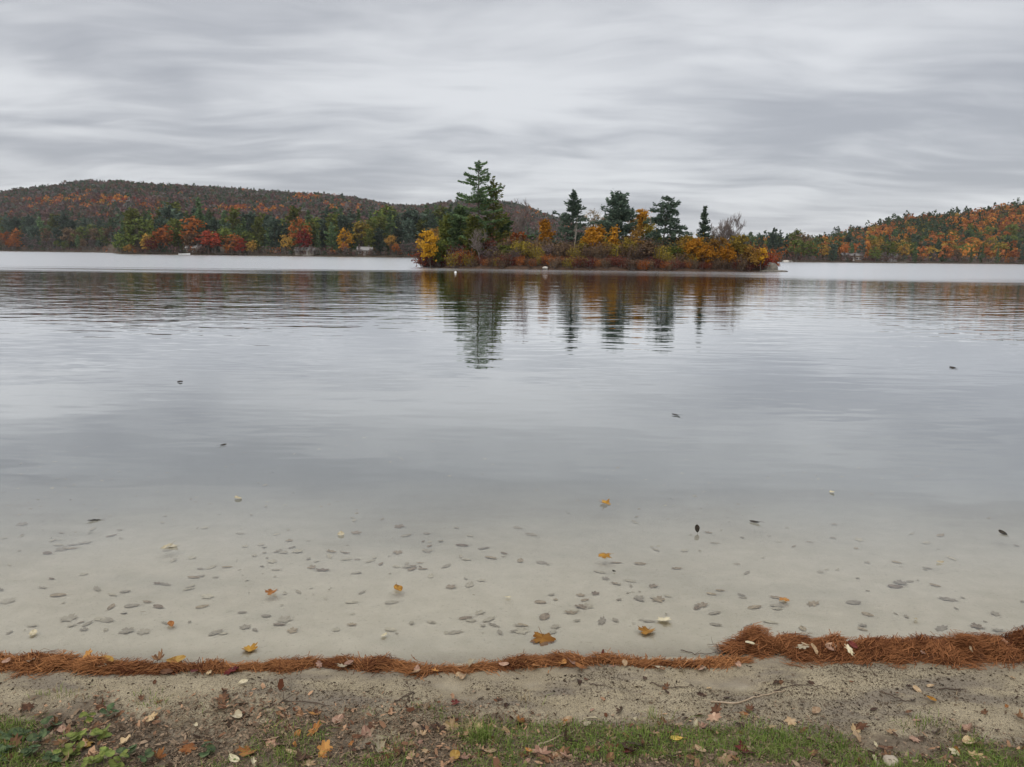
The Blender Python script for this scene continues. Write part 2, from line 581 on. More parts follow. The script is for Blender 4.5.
mb = MB()
wx = np.linspace(-5500, 5500, 12)
wy = np.array([2.2, 60, 400, 1500, 5300.0])
WX, WY = np.meshgrid(wx, wy)
i, j = np.meshgrid(np.arange(len(wy) - 1), np.arange(len(wx) - 1), indexing='ij')
i, j = i.ravel(), j.ravel()
k = len(wx)
mb.raw(np.stack([WX, WY, WX * 0], -1).reshape(-1, 3), np.stack([i * k + j, i * k + j + 1, (i + 1) * k + j + 1, (i + 1) * k + j], 1))
tag(mb.build('lake_water', M['water']), 'calm grey lake with clear sandy shallows', kind='structure')

# island ground
ISL_C = (bear(598, 106.0), 106.0)
ISL_A, ISL_B = (bear(774, 106) - bear(418, 106)) / 2, 8.5


def isl_r(x, y):
    ang = np.arctan2((y - ISL_C[1]) / ISL_B, (x - ISL_C[0]) / ISL_A)
    wob_ = 1 + 0.05 * np.sin(3 * ang + 1) + 0.03 * np.sin(7 * ang)
    return np.sqrt(((x - ISL_C[0]) / ISL_A) ** 2 + ((y - ISL_C[1]) / ISL_B) ** 2) / wob_


def isl_z(x, y):
    r = isl_r(x, y)
    return np.where(r < 1, 1.25 * sstep(1.0, 0.55, r) + 0.25 * sstep(1.0, 0.93, r), -(r - 1) * 4.0) + (fbm(np.asarray(x) * 0.8, np.asarray(y) * 0.8, 5, 3) - 0.5) * 0.35 * sstep(1.0, 0.9, r)


M['island'] = rough_mat('island_floor', (0.035, 0.025, 0.018), (0.10, 0.06, 0.04), 1.2)
a_ = np.linspace(0, 2 * math.pi, 160, endpoint=False)
r_ = np.linspace(0, 1.5, 40)
A_, R_ = np.meshgrid(a_, r_)
IX, IY = ISL_C[0] + ISL_A * R_ * np.cos(A_), ISL_C[1] + ISL_B * R_ * np.sin(A_)
IZ = isl_z(IX, IY)
mb = MB()
i, j = np.meshgrid(np.arange(39), np.arange(160), indexing='ij')
i, j = i.ravel(), j.ravel()
mb.raw(np.stack([IX, IY, IZ], -1).reshape(-1, 3), np.stack([i * 160 + j, i * 160 + (j + 1) % 160, (i + 1) * 160 + (j + 1) % 160, (i + 1) * 160 + j], 1))
tag(mb.build('island_ground', M['island'], smooth=True), 'low wooded island in the middle of the lake', kind='structure')


# ----------------------------------------------------------------- trees
def unit(v):
    return v / (np.linalg.norm(v, axis=-1, keepdims=True) + 1e-9)


def scatter_leaves(mb, C, size, rng, aspect=0.55, up=0.0, vals=None):
    k = len(C)
    d = unit(rng.normal(size=(k, 3)) + np.array([0, 0, up]))
    e = unit(np.cross(d, rng.normal(size=(k, 3))))
    sz = size * rng.uniform(0.6, 1.3, k)[:, None]
    mb.diamonds(C, d * sz, e * sz * aspect, rng.uniform(0, 1, k) if vals is None else vals)


def conifer(rng, H, R, base=0.15, spacing=0.55, limbs=5, sweep=0.15, tip_up=0.1, dens=26, tuft=0.22, lean=0.0, profile='cone', gaps=0.15, flat=0.16, r0=None, up_top=0.75):
    """trunk with whorled limbs; foliage sprays lie along every limb. Returns (trunk builder, crown builder)."""
    tb, cb = MB(), MB()
    k = 9
    zz = np.linspace(-0.4, H, k)
    wob_ = np.cumsum(rng.normal(0, 0.012 * H / k, (k, 2)), 0)
    axis = np.stack([wob_[:, 0] + lean * zz, wob_[:, 1], zz], 1)
    r0 = r0 or 0.016 * H + 0.03
    tb.tube(axis, np.linspace(r0, 0.025, k), 7)

    def at_z(z):
        return np.array([np.interp(z, zz, axis[:, 0]), np.interp(z, zz, axis[:, 1]), z])
    z = base * H
    while z < H * 0.985:
        t = (z / H - base) / (1 - base)
        if profile == 'cone':
            w = (1 - t) ** 0.85 * (0.55 + 0.45 * min(1, t / 0.12))
        elif profile == 'pine':
            w = min(1, 0.6 + t * 1.4) * (1 - t ** 2.2) ** 0.8
        elif profile == 'wide':
            w = min(1, 0.75 + t) * (1 - t ** 3) ** 0.7
        else:
            w = min(1.0, 0.06 + 1.5 * (1 - t) ** 1.3)
        off = rng.uniform(0, 6.28)
        for q in range(limbs):
            if rng.random() < gaps:
                continue
            az = off + q * 2 * math.pi / limbs + rng.normal(0, 0.3)
            L = max(0.18, R * w * rng.uniform(0.5, 1.12))
            e0 = sweep + up_top * t ** 2 + rng.normal(0, 0.1)
            s_ = np.linspace(0, 1, 5)
            hx = L * s_
            hz = L * (np.sin(e0) * s_ + tip_up * s_ ** 2)
            o = at_z(z + rng.normal(0, spacing * 0.25))
            pts = np.stack([o[0] + np.cos(az) * hx, o[1] + np.sin(az) * hx, o[2] + hz], 1)
            tb.tube(pts, np.linspace(max(0.012, 0.016 * L + 0.008), 0.006, 5), 3, cap=False)
            m_ = max(5, int(L * dens))
            ss = rng.uniform(0.16 if L > 1 else 0.0, 1.04, m_)
            P = np.stack([np.interp(ss, s_, pts[:, c]) for c in range(3)], 1)
            lat = np.array([-np.sin(az), np.cos(az), 0])
            wid = 0.30 * L * (1.05 - ss) ** 0.7 + 0.10
            sd = rng.uniform(-1, 1, m_)
            P += lat * (sd * wid)[:, None]
            P[:, 2] += rng.normal(0, flat, m_) * (0.4 + 0.6 * np.minimum(1, L)) + 0.05
            out = np.array([np.cos(az), np.sin(az), 0.25])
            d = unit(out + lat * (sd * 0.9)[:, None] + rng.normal(0, 0.45, (m_, 3)))
            e = unit(np.cross(d, rng.normal(size=(m_, 3))))
            sz = tuft * rng.uniform(0.65, 1.3, m_)[:, None]
            cb.diamonds(P, d * sz, e * sz * 0.36, rng.uniform(0, 1, m_))
        z += spacing * rng.uniform(0.75, 1.25) * (1 - 0.35 * t)
    tip = at_z(H)
    scatter_leaves(cb, tip + rng.normal(0, 0.05, (8, 3)) - np.array([0, 0, 0.1]), tuft * 0.7, rng, 0.35, 1.5)
    return tb, cb


def broadleaf(rng, H, R, trunk_h=0.25, clumps=26, leaves=90, leaf=0.16, clump_r=0.55, squash=1.0, low=0.25, stems=1, thin=1.0):
    tb, cb = MB(), MB()
    cz = H * (low + 1) / 2
    hz = H * (1 - low) / 2
    for st_ in range(stems):
        k = 7
        ang = rng.uniform(0, 6.28)
        sp_ = 0.0 if stems == 1 else R * 0.35
        s_ = np.linspace(0, 1, k)
        tx = np.cos(ang) * sp_ * s_ + np.cumsum(rng.normal(0, 0.01 * H, k)) * s_
        ty = np.sin(ang) * sp_ * s_ + np.cumsum(rng.normal(0, 0.01 * H, k)) * s_
        axis = np.stack([tx, ty, -0.3 + s_ * (H * 0.86 + 0.3)], 1)
        tb.tube(axis, np.linspace((0.014 * H + 0.03) / stems ** 0.5, 0.02, k), 7)
        for c in range(max(5, clumps // stems)):
            while True:
                v = rng.uniform(-1, 1, 3)
                q = np.linalg.norm(v)
                if 0.25 < q < 1:
                    break
            v *= (0.55 + 0.45 * rng.random())
            v[2] = v[2] if v[2] > 0 else v[2] * 0.9
            shape = 1.0 - 0.35 * max(0, v[2])
            p = np.array([v[0] * R * shape + tx[3], v[1] * R * shape + ty[3], cz + v[2] * hz])
            zs = np.clip(p[2] - R * rng.uniform(0.5, 1.1), trunk_h * H * 0.5, H * 0.8)
            o = np.array([np.interp(zs, axis[:, 2], axis[:, 0]), np.interp(zs, axis[:, 2], axis[:, 1]), zs])
            mid_ = (o + p) / 2 + np.array([0, 0, 0.12 * R]) * rng.uniform(-0.3, 1) + rng.normal(0, 0.05 * R, 3)
            tb.tube(np.stack([o, mid_, p]), [0.006 * H + 0.012, 0.004 * H + 0.008, 0.006], 4, cap=False)
            for w_ in range(4):
                e = p + rng.normal(0, clump_r * 0.8, 3)
                tb.tube(np.stack([p * 0.6 + mid_ * 0.4, (p + e) / 2 + rng.normal(0, 0.04, 3), e]), [0.012, 0.009, 0.005], 3, cap=False)
            m_ = int(leaves * rng.uniform(0.5, 1.3) * thin)
            r = clump_r * rng.uniform(0.8, 1.7)
            off = unit(rng.normal(size=(m_, 3))) * (np.abs(rng.normal(0, 0.55, m_)))[:, None] * r
            off[:, 2] *= 0.7 * squash
            scatter_leaves(cb, p + off, leaf, rng, 0.62, 0.0, np.clip(rng.normal(0.5, 0.28, m_) + rng.normal(0, 0.15), 0, 1))
    return tb, cb


def bare(rng, H, R, depth=5, twig=0.012, stems=1, up=0.55):
    """leafless tree: trunk and main limbs in one mesh, the fine twigs of the crown in another."""
    tb, cb = MB(), MB()

    def grow(p, d, L, r, lev):
        k = 4
        pts = [p]
        for q in range(k):
            d = unit(d + rng.normal(0, 0.13, 3) + np.array([0, 0, 0.05]))
            pts.append(pts[-1] + d * L / k)
        pts = np.array(pts)
        (tb if lev < 2 else cb).tube(pts, np.linspace(r, max(r * 0.6, twig * 0.7), k + 1), 6 if lev < 2 else 3, rng.random(), cap=False)
        if lev >= depth:
            return
        nb = rng.integers(3, 5) if lev > 0 else 6
        for b in range(nb):
            s_ = rng.uniform(0.35, 1.0)
            o = pts[0] * (1 - s_) + pts[-1] * s_ if False else np.array([np.interp(s_ * k, range(k + 1), pts[:, c]) for c in range(3)])
            side = unit(np.cross(d, rng.normal(size=3)))
            nd = unit(d * up + side * rng.uniform(0.35, 0.8) + np.array([0, 0, 0.25]))
            grow(o, nd, L * rng.uniform(0.5, 0.75), max(r * 0.5, twig), lev + 1)
    for s_ in range(stems):
        d0 = unit(np.array([rng.normal(0, 0.2 * (stems > 1)), rng.normal(0, 0.2 * (stems > 1)), 1.0]))
        grow(np.array([0, 0, -0.2]), d0, H * 0.5, 0.011 * H + 0.02, 0)
    # fit to the wanted size
    V = np.concatenate(tb.v + cb.v)
    sz_ = H / V[:, 2].max()
    rr = np.percentile(np.hypot(V[:, 0], V[:, 1]), 97)
    sr = R / rr
    for b in (tb, cb):
        b.v = [v_ * np.array([sr, sr, sz_]) for v_ in b.v]
    return tb, cb


def make_tree(name, builders, mat, bark='bark'):
    o = empty(name)
    builders[0].build('trunk', M[bark], o, smooth=True)
    builders[1].build('crown', M[mat] if isinstance(mat, str) else mat, o)
    return o


def shrub(rng, H, R, leaf=0.09, n_=700, twigs=26):
    tb, cb = MB(), MB()
    for q in range(twigs):
        a = rng.uniform(0, 6.28)
        e = np.array([np.cos(a) * R * rng.uniform(0.2, 0.95), np.sin(a) * R * rng.uniform(0.2, 0.95), 0])
        e[2] = H * (1.08 - 0.5 * (np.hypot(e[0], e[1]) / R) ** 2) * rng.uniform(0.75, 1.1)
        b = np.array([e[0] * 0.25, e[1] * 0.25, -0.15])
        tb.tube(np.stack([b, (b + e) / 2 + rng.normal(0, 0.06, 3), e]), [0.03, 0.02, 0.008], 3, cap=False)
        m_ = n_ // twigs
        s_ = rng.uniform(0.25, 1.02, m_)[:, None]
        P = b * (1 - s_) + e * s_ + rng.normal(0, 0.14 * R, (m_, 3)) * np.array([1, 1, 0.7])
        scatter_leaves(cb, P[P[:, 2] > -0.1], leaf, rng, 0.6)
    return tb, cb


# ---- island trees, each one built for its own place (px of the trunk, distance, py of the top)
def island_tree(name, px, Y, py, fn, label, cat, mat, bark='bark', seed=0, wpx=None, group=None, **kw):
    rng = np.random.default_rng(seed)
    x = bear(px, Y)
    z0 = float(isl_z(x, Y))
    H = elev(px, py, Y) - z0
    R = (wpx / 2) / F_PX * Y
    o = make_tree(name, fn(rng, H, R, **kw), mat, bark)
    put(o, (x, Y, z0 - 0.05), rng.uniform(0, 6.28) if fn is not conifer or not kw.get('lean') else 0)
    return tag(o, label, cat, group or 'trees on the island')


island_tree('pine_tree', 478.5, 105, 159.5, conifer, 'tallest dark pine on the island with tiered open limbs', 'tree', 'pine', seed=18, wpx=62,
            base=0.18, spacing=1.3, limbs=7, sweep=-0.02, tip_up=0.12, dens=42, tuft=0.2, profile='pine', gaps=0.1, flat=0.07, up_top=0.4)
island_tree('pine_tree', 473, 102, 217, conifer, 'light green bushy pine low in front of the tallest pine', 'tree', 'pine_yellow', seed=16, wpx=26,
            base=0.08, spacing=0.5, limbs=6, dens=40, tuft=0.22, profile='wide')
island_tree('pine_tree', 493, 107, 179, conifer, 'yellowish green pine close behind the tallest pine, on its right side', 'tree', 'pine_yellow', seed=12, wpx=38,
            base=0.10, spacing=0.95, limbs=6, sweep=0.05, tip_up=0.2, dens=34, tuft=0.22, profile='pine')
island_tree('pine_tree', 460, 108, 207, conifer, 'bushy dark green pine left of the tallest island pine', 'tree', 'pine', seed=13, wpx=27,
            base=0.05, spacing=0.55, limbs=6, dens=40, tuft=0.26, profile='wide')
island_tree('pine_tree', 448, 110, 216, conifer, 'short green pine above the small yellow birch on the island', 'tree', 'pine_yellow', seed=14, wpx=24,
            base=0.05, spacing=0.5, limbs=6, dens=38, tuft=0.26, profile='wide')
island_tree('pine_tree', 505, 110, 219, conifer, 'low green pine between the tallest pine and the leafless tree', 'tree', 'pine', seed=15, wpx=24,
            base=0.05, spacing=0.5, limbs=6, dens=36, tuft=0.26, profile='wide')
island_tree('birch_tree', 431, 102, 224, broadleaf, 'small yellow birch at the left end of the island', 'tree', 'yellow', seed=21, wpx=24,
            low=0.12, clumps=26, leaves=110, leaf=0.15, clump_r=0.5, stems=2)
island_tree('bare_tree', 481, 100, 227, bare, 'small grey leafless tree in front of the tallest pine', 'tree', M['twig_grey'], 'twig_grey', seed=22, wpx=22, depth=4, twig=0.018)
island_tree('bare_tree', 520, 108, 196, bare, 'tall leafless tree with purple grey twigs right of the tallest pine', 'tree', M['twig_grey'], 'twig_grey', seed=23, wpx=32, depth=4, twig=0.034)
island_tree('maple_tree', 517, 104, 228, broadleaf, 'thin rusty orange tree under the tall leafless tree', 'tree', 'rust', seed=24, wpx=22, low=0.25, clumps=18, leaves=80, leaf=0.15, clump_r=0.5)
island_tree('maple_tree', 545, 106, 216, broadleaf, 'orange yellow maple just left of the dark spiky spruce', 'tree', 'gold', seed=25, wpx=19, low=0.2, clumps=24, leaves=120, leaf=0.16, clump_r=0.5)
island_tree('spruce_tree', 572, 106, 190, conifer, 'dark spruce with a thin bare leader behind the dead trunk', 'tree', 'spruce', seed=31, wpx=54,
            base=0.12, spacing=0.5, limbs=6, sweep=-0.12, tip_up=0.05, dens=40, tuft=0.2, profile='spire', gaps=0.2, flat=0.12)
island_tree('dead_tree', 573.5, 101, 213, bare, 'pale dead trunk standing in front of the dark spiky spruce', 'tree', M['bark_dead'], 'bark_dead', seed=32, wpx=7, depth=2, twig=0.02, up=0.9)
island_tree('birch_tree', 593, 110, 204, broadleaf, 'pale thinly leaved tree above the orange yellow maple', 'tree', 'pale', seed=33, wpx=24, low=0.35, clumps=22, leaves=40, leaf=0.13, clump_r=0.6)
island_tree('maple_tree', 594, 103, 222, broadleaf, 'broad golden yellow maple in the middle of the island', 'tree', 'gold', seed=34, wpx=27, low=0.1, clumps=34, leaves=120, leaf=0.16, clump_r=0.55)
island_tree('spruce_tree', 617, 107, 194, conifer, 'full dark spruce right of the golden yellow maple', 'tree', 'spruce', seed=35, wpx=40,
            base=0.08, spacing=0.5, limbs=6, sweep=0.0, tip_up=0.1, dens=40, tuft=0.24, profile='wide', gaps=0.12, flat=0.2)
island_tree('maple_tree', 614, 103, 227, broadleaf, 'small orange yellow tree in front of the full dark spruce', 'tree', 'gold', seed=36, wpx=15, low=0.3, clumps=14, leaves=100, leaf=0.15, clump_r=0.45)
island_tree('maple_tree', 641, 110, 202, broadleaf, 'tall orange yellow maple top showing between the two dark conifers', 'tree', 'gold', seed=37, wpx=20, low=0.35, clumps=22, leaves=120, leaf=0.17, clump_r=0.55)
island_tree('oak_tree', 636, 104, 226, broadleaf, 'brownish olive oak below the tall orange yellow maple', 'tree', 'gold_brown', seed=38, wpx=26, low=0.1, clumps=26, leaves=60, leaf=0.15, clump_r=0.55)
island_tree('hemlock_tree', 661, 104, 196.5, conifer, 'leaning dark hemlock with wide drooping limbs', 'tree', 'spruce', seed=39, wpx=52, base=0.14, spacing=0.62, limbs=5, sweep=-0.18, tip_up=-0.12,
            dens=34, tuft=0.24, profile='wide', gaps=0.22, flat=0.14, lean=0.09)
island_tree('spruce_tree', 703, 106, 206, conifer, 'small neat dark spruce rising over the yellow bushes', 'tree', 'spruce', seed=40, wpx=23,
            base=0.12, spacing=0.42, limbs=6, sweep=0.0, tip_up=0.1, dens=40, tuft=0.2, profile='cone', gaps=0.1, flat=0.12)
island_tree('bare_tree', 729, 106, 211, bare, 'leafless fan shaped tree near the right end of the island', 'tree', M['twig_grey'], 'twig_grey', seed=41, wpx=28, depth=4, twig=0.028, stems=3, up=0.8)
island_tree('bare_tree', 715, 107, 222, bare, 'low twiggy leafless tree right of the small neat spruce', 'tree', M['twig_grey'], 'twig_grey', seed=42, wpx=22, depth=5, twig=0.02)
island_tree('maple_tree', 697, 101, 236, broadleaf, 'golden yellow tree below the small neat spruce', 'tree', 'gold', seed=43, wpx=26, low=0.05, clumps=34, leaves=110, leaf=0.15, clump_r=0.5, stems=2)
island_tree('maple_tree', 716, 103, 233, broadleaf, 'golden brown tree under the low twiggy tree', 'tree', 'gold_brown', seed=44, wpx=24, low=0.1, clumps=30, leaves=90, leaf=0.14, clump_r=0.5, stems=2)
island_tree('maple_tree', 738, 103, 233, broadleaf, 'olive yellow tree below the leafless fan shaped tree', 'tree', 'olive', seed=45, wpx=26, low=0.1, clumps=32, leaves=90, leaf=0.14, clump_r=0.5, stems=2)
island_tree('birch_tree', 761, 102, 242, broadleaf, 'small bright yellow tree at the right tip of the island', 'tree', 'yellow', seed=46, wpx=14, low=0.1, clumps=14, leaves=90, leaf=0.13, clump_r=0.38)
island_tree('pine_tree', 530, 111, 236, conifer, 'small green pine behind the rusty orange tree', 'tree', 'pine', seed=47, wpx=18, base=0.05, spacing=0.5, limbs=6, dens=34, tuft=0.26, profile='wide')
island_tree('oak_tree', 652, 109, 228, broadleaf, 'dark green oak behind the leaning hemlock', 'tree', 'green', seed=48, wpx=26, low=0.05, clumps=26, leaves=90, leaf=0.16, clump_r=0.55)
island_tree('oak_tree', 675, 108, 232, broadleaf, 'brown leaved oak right of the leaning hemlock', 'tree', 'brown', seed=49, wpx=24, low=0.05, clumps=26, leaves=70, leaf=0.15, clump_r=0.55)

for q, (px, Y, py, mt, w_, lb) in enumerate((
        (521, 102, 240, 'olive', 20, 'low olive tree right of the rusty orange tree'), (533, 102.5, 242, 'gold_brown', 18, 'low golden brown tree left of the orange yellow maple'),
        (556, 104, 238, 'brown', 18, 'low brown tree between the orange yellow maple and the spruce'), (584, 102.5, 240, 'olive', 16, 'low olive tree right of the dead trunk'),
        (605, 102, 240, 'gold_brown', 20, 'low golden brown tree under the small orange yellow tree'), (626, 102, 237, 'olive', 20, 'low olive tree left of the brownish oak'),
        (645, 102, 240, 'brown', 20, 'low brown tree in front of the leaning hemlock'), (684, 104, 236, 'gold_brown', 20, 'low golden brown tree left of the small neat spruce'),
        (672, 102, 244, 'green', 18, 'low green tree right of the leaning hemlock trunk'), (708, 101, 243, 'gold', 20, 'low golden tree under the twiggy leafless tree'),
        (727, 101, 241, 'gold', 22, 'low golden tree left of the olive yellow tree'), (750, 102, 241, 'gold_brown', 20, 'low golden brown tree near the right tip of the island'),
        (603, 109, 209, 'pale', 18, 'pale thinly leaved tree touching the full dark spruce'), (630, 108, 216, 'gold_brown', 24, 'tall golden brown tree between the full dark spruce and the hemlock'),
        (650, 109, 214, 'olive', 22, 'tall olive tree behind the leaning hemlock crown'), (686, 107, 229, 'olive', 18, 'olive tree between the hemlock and the small neat spruce'),
        (507, 109, 226, 'olive', 20, 'olive tree between the tallest pine and the tall leafless tree'),
        (505, 102, 242, 'pine_yellow', 20, 'low yellow green tree right of the tallest pine'), (440, 104, 236, 'green', 20, 'low green tree right of the small yellow birch'))):
    island_tree('maple_tree' if mt != 'green' else 'broadleaf_tree', px, Y, py, broadleaf, lb, 'tree', mt, seed=500 + q, wpx=w_, low=0.05, clumps=30, leaves=70, leaf=0.14, clump_r=0.5, stems=2)

# ---- shrubs on the island: five bushes built, then copied
SHR = {}
for nm, mt, sd in (('maroon', 'maroon', 1), ('brown', 'brown', 2), ('olive', 'olive', 3), ('rust', 'rust', 4), ('grey', 'purple_grey', 5), ('red', 'red', 6)):
    SHR[nm] = (shrub(np.random.default_rng(60 + sd), 1.6, 1.35), mt)
shr_proto = {}
rng = np.random.default_rng(7)
SHR_WORD = {'maroon': 'dark maroon', 'brown': 'brown', 'olive': 'olive yellow', 'rust': 'rusty orange', 'grey': 'grey leafless', 'red': 'deep red'}
spots = []
for px in np.arange(425, 772, 6.5):                    # tall dark bushes, two rows
    for row, (Y, hh) in enumerate(((101.5, 1.0), (104.5, 1.35))):
        pxx = px + rng.uniform(-3, 3) + row * 3
        if pxx < 452:
            kd = 'maroon' if pxx < 446 else rng.choice(['maroon', 'brown'])
        elif pxx < 500:
            kd = rng.choice(['maroon', 'brown', 'grey', 'rust', 'olive'])
        elif pxx < 585:
            kd = rng.choice(['brown', 'grey', 'olive', 'brown'])
        elif pxx < 690:
            kd = rng.choice(['brown', 'brown', 'olive', 'grey'])
        elif pxx < 745:
            kd = rng.choice(['brown', 'grey', 'rust', 'olive'])
        else:
            kd = rng.choice(['red', 'maroon', 'red', 'rust'])
        spots.append((pxx, Y + rng.uniform(-1, 1), kd, hh * rng.uniform(0.75, 1.3), 'back' if row else 'middle'))
for px in np.arange(425, 768, 4.6):                    # low bushes along the water
    kd = rng.choice(['rust', 'maroon', 'brown', 'maroon', 'olive']) if px < 585 else rng.choice(['maroon', 'brown', 'maroon', 'brown', 'rust'])
    spots.append((px + rng.uniform(-3, 3), None, kd, rng.uniform(0.45, 0.9), 'front'))
ORD = ['first', 'second', 'third', 'fourth', 'fifth', 'sixth', 'seventh', 'eighth', 'ninth', 'tenth', 'eleventh', 'twelfth', 'thirteenth', 'fourteenth', 'fifteenth',
       'sixteenth', 'seventeenth', 'eighteenth', 'nineteenth', 'twentieth', 'twenty-first', 'twenty-second', 'twenty-third', 'twenty-fourth', 'twenty-fifth',
       'twenty-sixth', 'twenty-seventh', 'twenty-eighth', 'twenty-ninth', 'thirtieth', 'thirty-first', 'thirty-second', 'thirty-third', 'thirty-fourth', 'thirty-fifth']
cnt = {}
for pxx, Y, kd, sc_, row in sorted(spots):
    if Y is None:                                      # walk to the near water's edge of the island
        Y = ISL_C[1] - ISL_B * math.sqrt(max(0.0, 1 - ((bear(pxx, 98) - ISL_C[0]) / ISL_A) ** 2)) + rng.uniform(0.0, 1.3)
    x = bear(pxx, Y)
    if isl_r(x, Y) > 0.97:
        while isl_r(x, Y) > 0.93 and Y < 106:
            Y += 0.25
            x = bear(pxx, Y)
    z = float(isl_z(x, Y))
    if kd not in shr_proto:
        shr_proto[kd] = make_tree('shrub', SHR[kd][0], SHR[kd][1], 'twig_grey')
        o = shr_proto[kd]
    else:
        o = copy_tree(shr_proto[kd])
    put(o, (x, Y, max(z, 0.02)), rng.uniform(0, 6.28), (sc_ * rng.uniform(0.85, 1.2), sc_ * rng.uniform(0.85, 1.2), sc_))
    cnt[(kd, row)] = cnt.get((kd, row), 0) + 1
    where = {'front': 'at the water edge of the island', 'middle': 'in the middle row of island bushes', 'back': 'in the back row of island bushes'}[row]
    tag(o, f'{ORD[cnt[(kd, row)] - 1]} {SHR_WORD[kd]} shrub from the left {where}', 'shrub', 'shrubs along the island shore')


# ---- rocks and buoy
M['rock'] = rough_mat('granite', (0.09, 0.085, 0.075), (0.22, 0.20, 0.17), 2.2, bump=0.6)
M['rock_pale'] = rough_mat('pale_granite', (0.35, 0.33, 0.30), (0.55, 0.52, 0.47), 3, bump=0.4)


def rock(name, loc, dims, mat, seed, label, cat='rock', group=None, rz=0):
    nu_, nv_ = 22, 14
    a = np.linspace(0, 2 * math.pi, nu_, endpoint=False)
    b = np.linspace(-math.pi / 2, math.pi / 2, nv_)
    A, B = np.meshgrid(a, b)
    D = np.stack([np.cos(A) * np.cos(B), np.sin(A) * np.cos(B), np.sin(B)], -1)
    D = np.sign(D) * np.abs(D) ** 0.8
    r = 1 + 0.45 * (fbm(D[..., 0] * 1.4 + D[..., 2] * 1.1 + 9, D[..., 1] * 1.4 + 4 + D[..., 2], seed, 3) - 0.5)
    r[0], r[-1] = r[0].mean(), r[-1].mean()
    V = D * r[..., None] * np.array(dims)
    i, j = np.meshgrid(np.arange(nv_ - 1), np.arange(nu_), indexing='ij')
    i, j = i.ravel(), j.ravel()
    mb = MB()
    mb.raw(V.reshape(-1, 3), np.stack([i * nu_ + j, i * nu_ + (j + 1) % nu_, (i + 1) * nu_ + (j + 1) % nu_, (i + 1) * nu_ + j], 1))
    o = mb.build(name, M[mat], smooth=True)
    put(o, loc, rz)
    return tag(o, label, cat, group)


rock('boulder', (bear(770.5, 104), 104, 0.35), (0.95, 0.9, 0.85), 'rock', 3, 'rounded grey boulder at the right tip of the island', 'boulder')
rock('boulder', (bear(774, 102.9), 102.9, 0.06), (1.9, 0.6, 0.20), 'rock', 5, 'long low rock ledge trailing into the water beyond the boulder', 'boulder')
rock('rock', (bear(545.5, 97.6), 97.9, 0.22), (0.36, 0.32, 0.17), 'rock_pale', 8, 'small pale rock on the island shore below the maroon bushes')

mb = MB()
prof = [(0.0, -0.12), (0.08, -0.08), (0.12, 0.0), (0.115, 0.05), (0.085, 0.10), (0.04, 0.12), (0.03, 0.14), (0.0, 0.145)]
a = np.linspace(0, 2 * math.pi, 14, endpoint=False)
V = np.array([[(r * math.cos(t), r * math.sin(t), z) for t in a] for r, z in prof]).reshape(-1, 3)
mb.raw(V, [(i * 14 + j, i * 14 + (j + 1) % 14, (i + 1) * 14 + (j + 1) % 14, (i + 1) * 14 + j) for i in range(len(prof) - 1) for j in range(14)])
M['buoy_white'] = rough_mat('white_plastic', (0.72, 0.72, 0.70), (0.8, 0.8, 0.79), 3, rough=0.4, bump=0.02, spec=0.5)
bx, by = ground_at(455.5, 272.5)
tag(put(mb.build('buoy', M['buoy_white'], smooth=True), (bx, by, 0)), 'small white mooring buoy floating off the left end of the island', 'buoy')

# ---- far shore trees: a few of each kind built once, then copied
FAR = {}
rf = lambda s_: np.random.default_rng(s_)
far_spec = {
    'pine_a': ('pine_tree', conifer(rf(101), 18, 4.6, base=0.12, spacing=1.5, limbs=6, dens=7, tuft=0.75, profile='wide', flat=0.4, gaps=0.12), 'pine'),
    'pine_b': ('pine_tree', conifer(rf(102), 18, 4.2, base=0.22, spacing=1.7, limbs=6, dens=7, tuft=0.75, profile='pine', flat=0.35, gaps=0.2), 'pine'),
    'pine_c': ('pine_tree', conifer(rf(103), 18, 5.0, base=0.08, spacing=1.4, limbs=6, dens=6.5, tuft=0.8, profile='wide', flat=0.5, gaps=0.15), 'pine'),
    'pine_d': ('pine_tree', conifer(rf(107), 18, 3.8, base=0.15, spacing=1.5, limbs=5, dens=8, tuft=0.7, profile='pine', flat=0.3, gaps=0.25), 'pine'),
    'spruce_a': ('spruce_tree', conifer(rf(104), 18, 3.3, base=0.06, spacing=1.2, limbs=6, sweep=-0.1, dens=8, tuft=0.65, profile='cone', flat=0.3, gaps=0.1), 'spruce'),
    'maple_a': ('maple_tree', broadleaf(rf(105), 14, 4.6, low=0.12, clumps=34, leaves=26, leaf=0.5, clump_r=1.5), 'orange'),
    'maple_b': ('maple_tree', broadleaf(rf(106), 14, 4.2, low=0.22, clumps=28, leaves=28, leaf=0.5, clump_r=1.4), 'orange'),
    'maple_c': ('maple_tree', broadleaf(rf(108), 14, 4.9, low=0.08, clumps=40, leaves=22, leaf=0.48, clump_r=1.4, stems=2), 'orange'),
    'bare_a': ('bare_tree', broadleaf(rf(109), 10, 3.4, low=0.1, clumps=26, leaves=12, leaf=0.34, clump_r=1.2, stems=3), 'purple_grey'),
}
for k_, (nm, b_, mt) in far_spec.items():
    FAR[k_] = [nm, (b_[0].mesh('trunk', True), b_[1].mesh('crown')), mt, 18.0 if k_[0] in 'ps' else (10.0 if k_[0] == 'b' else 14.0)]
    FAR[k_][1][0].materials.append(M['bark'])
    FAR[k_][1][1].materials.append(M[mt])
far_src = {}
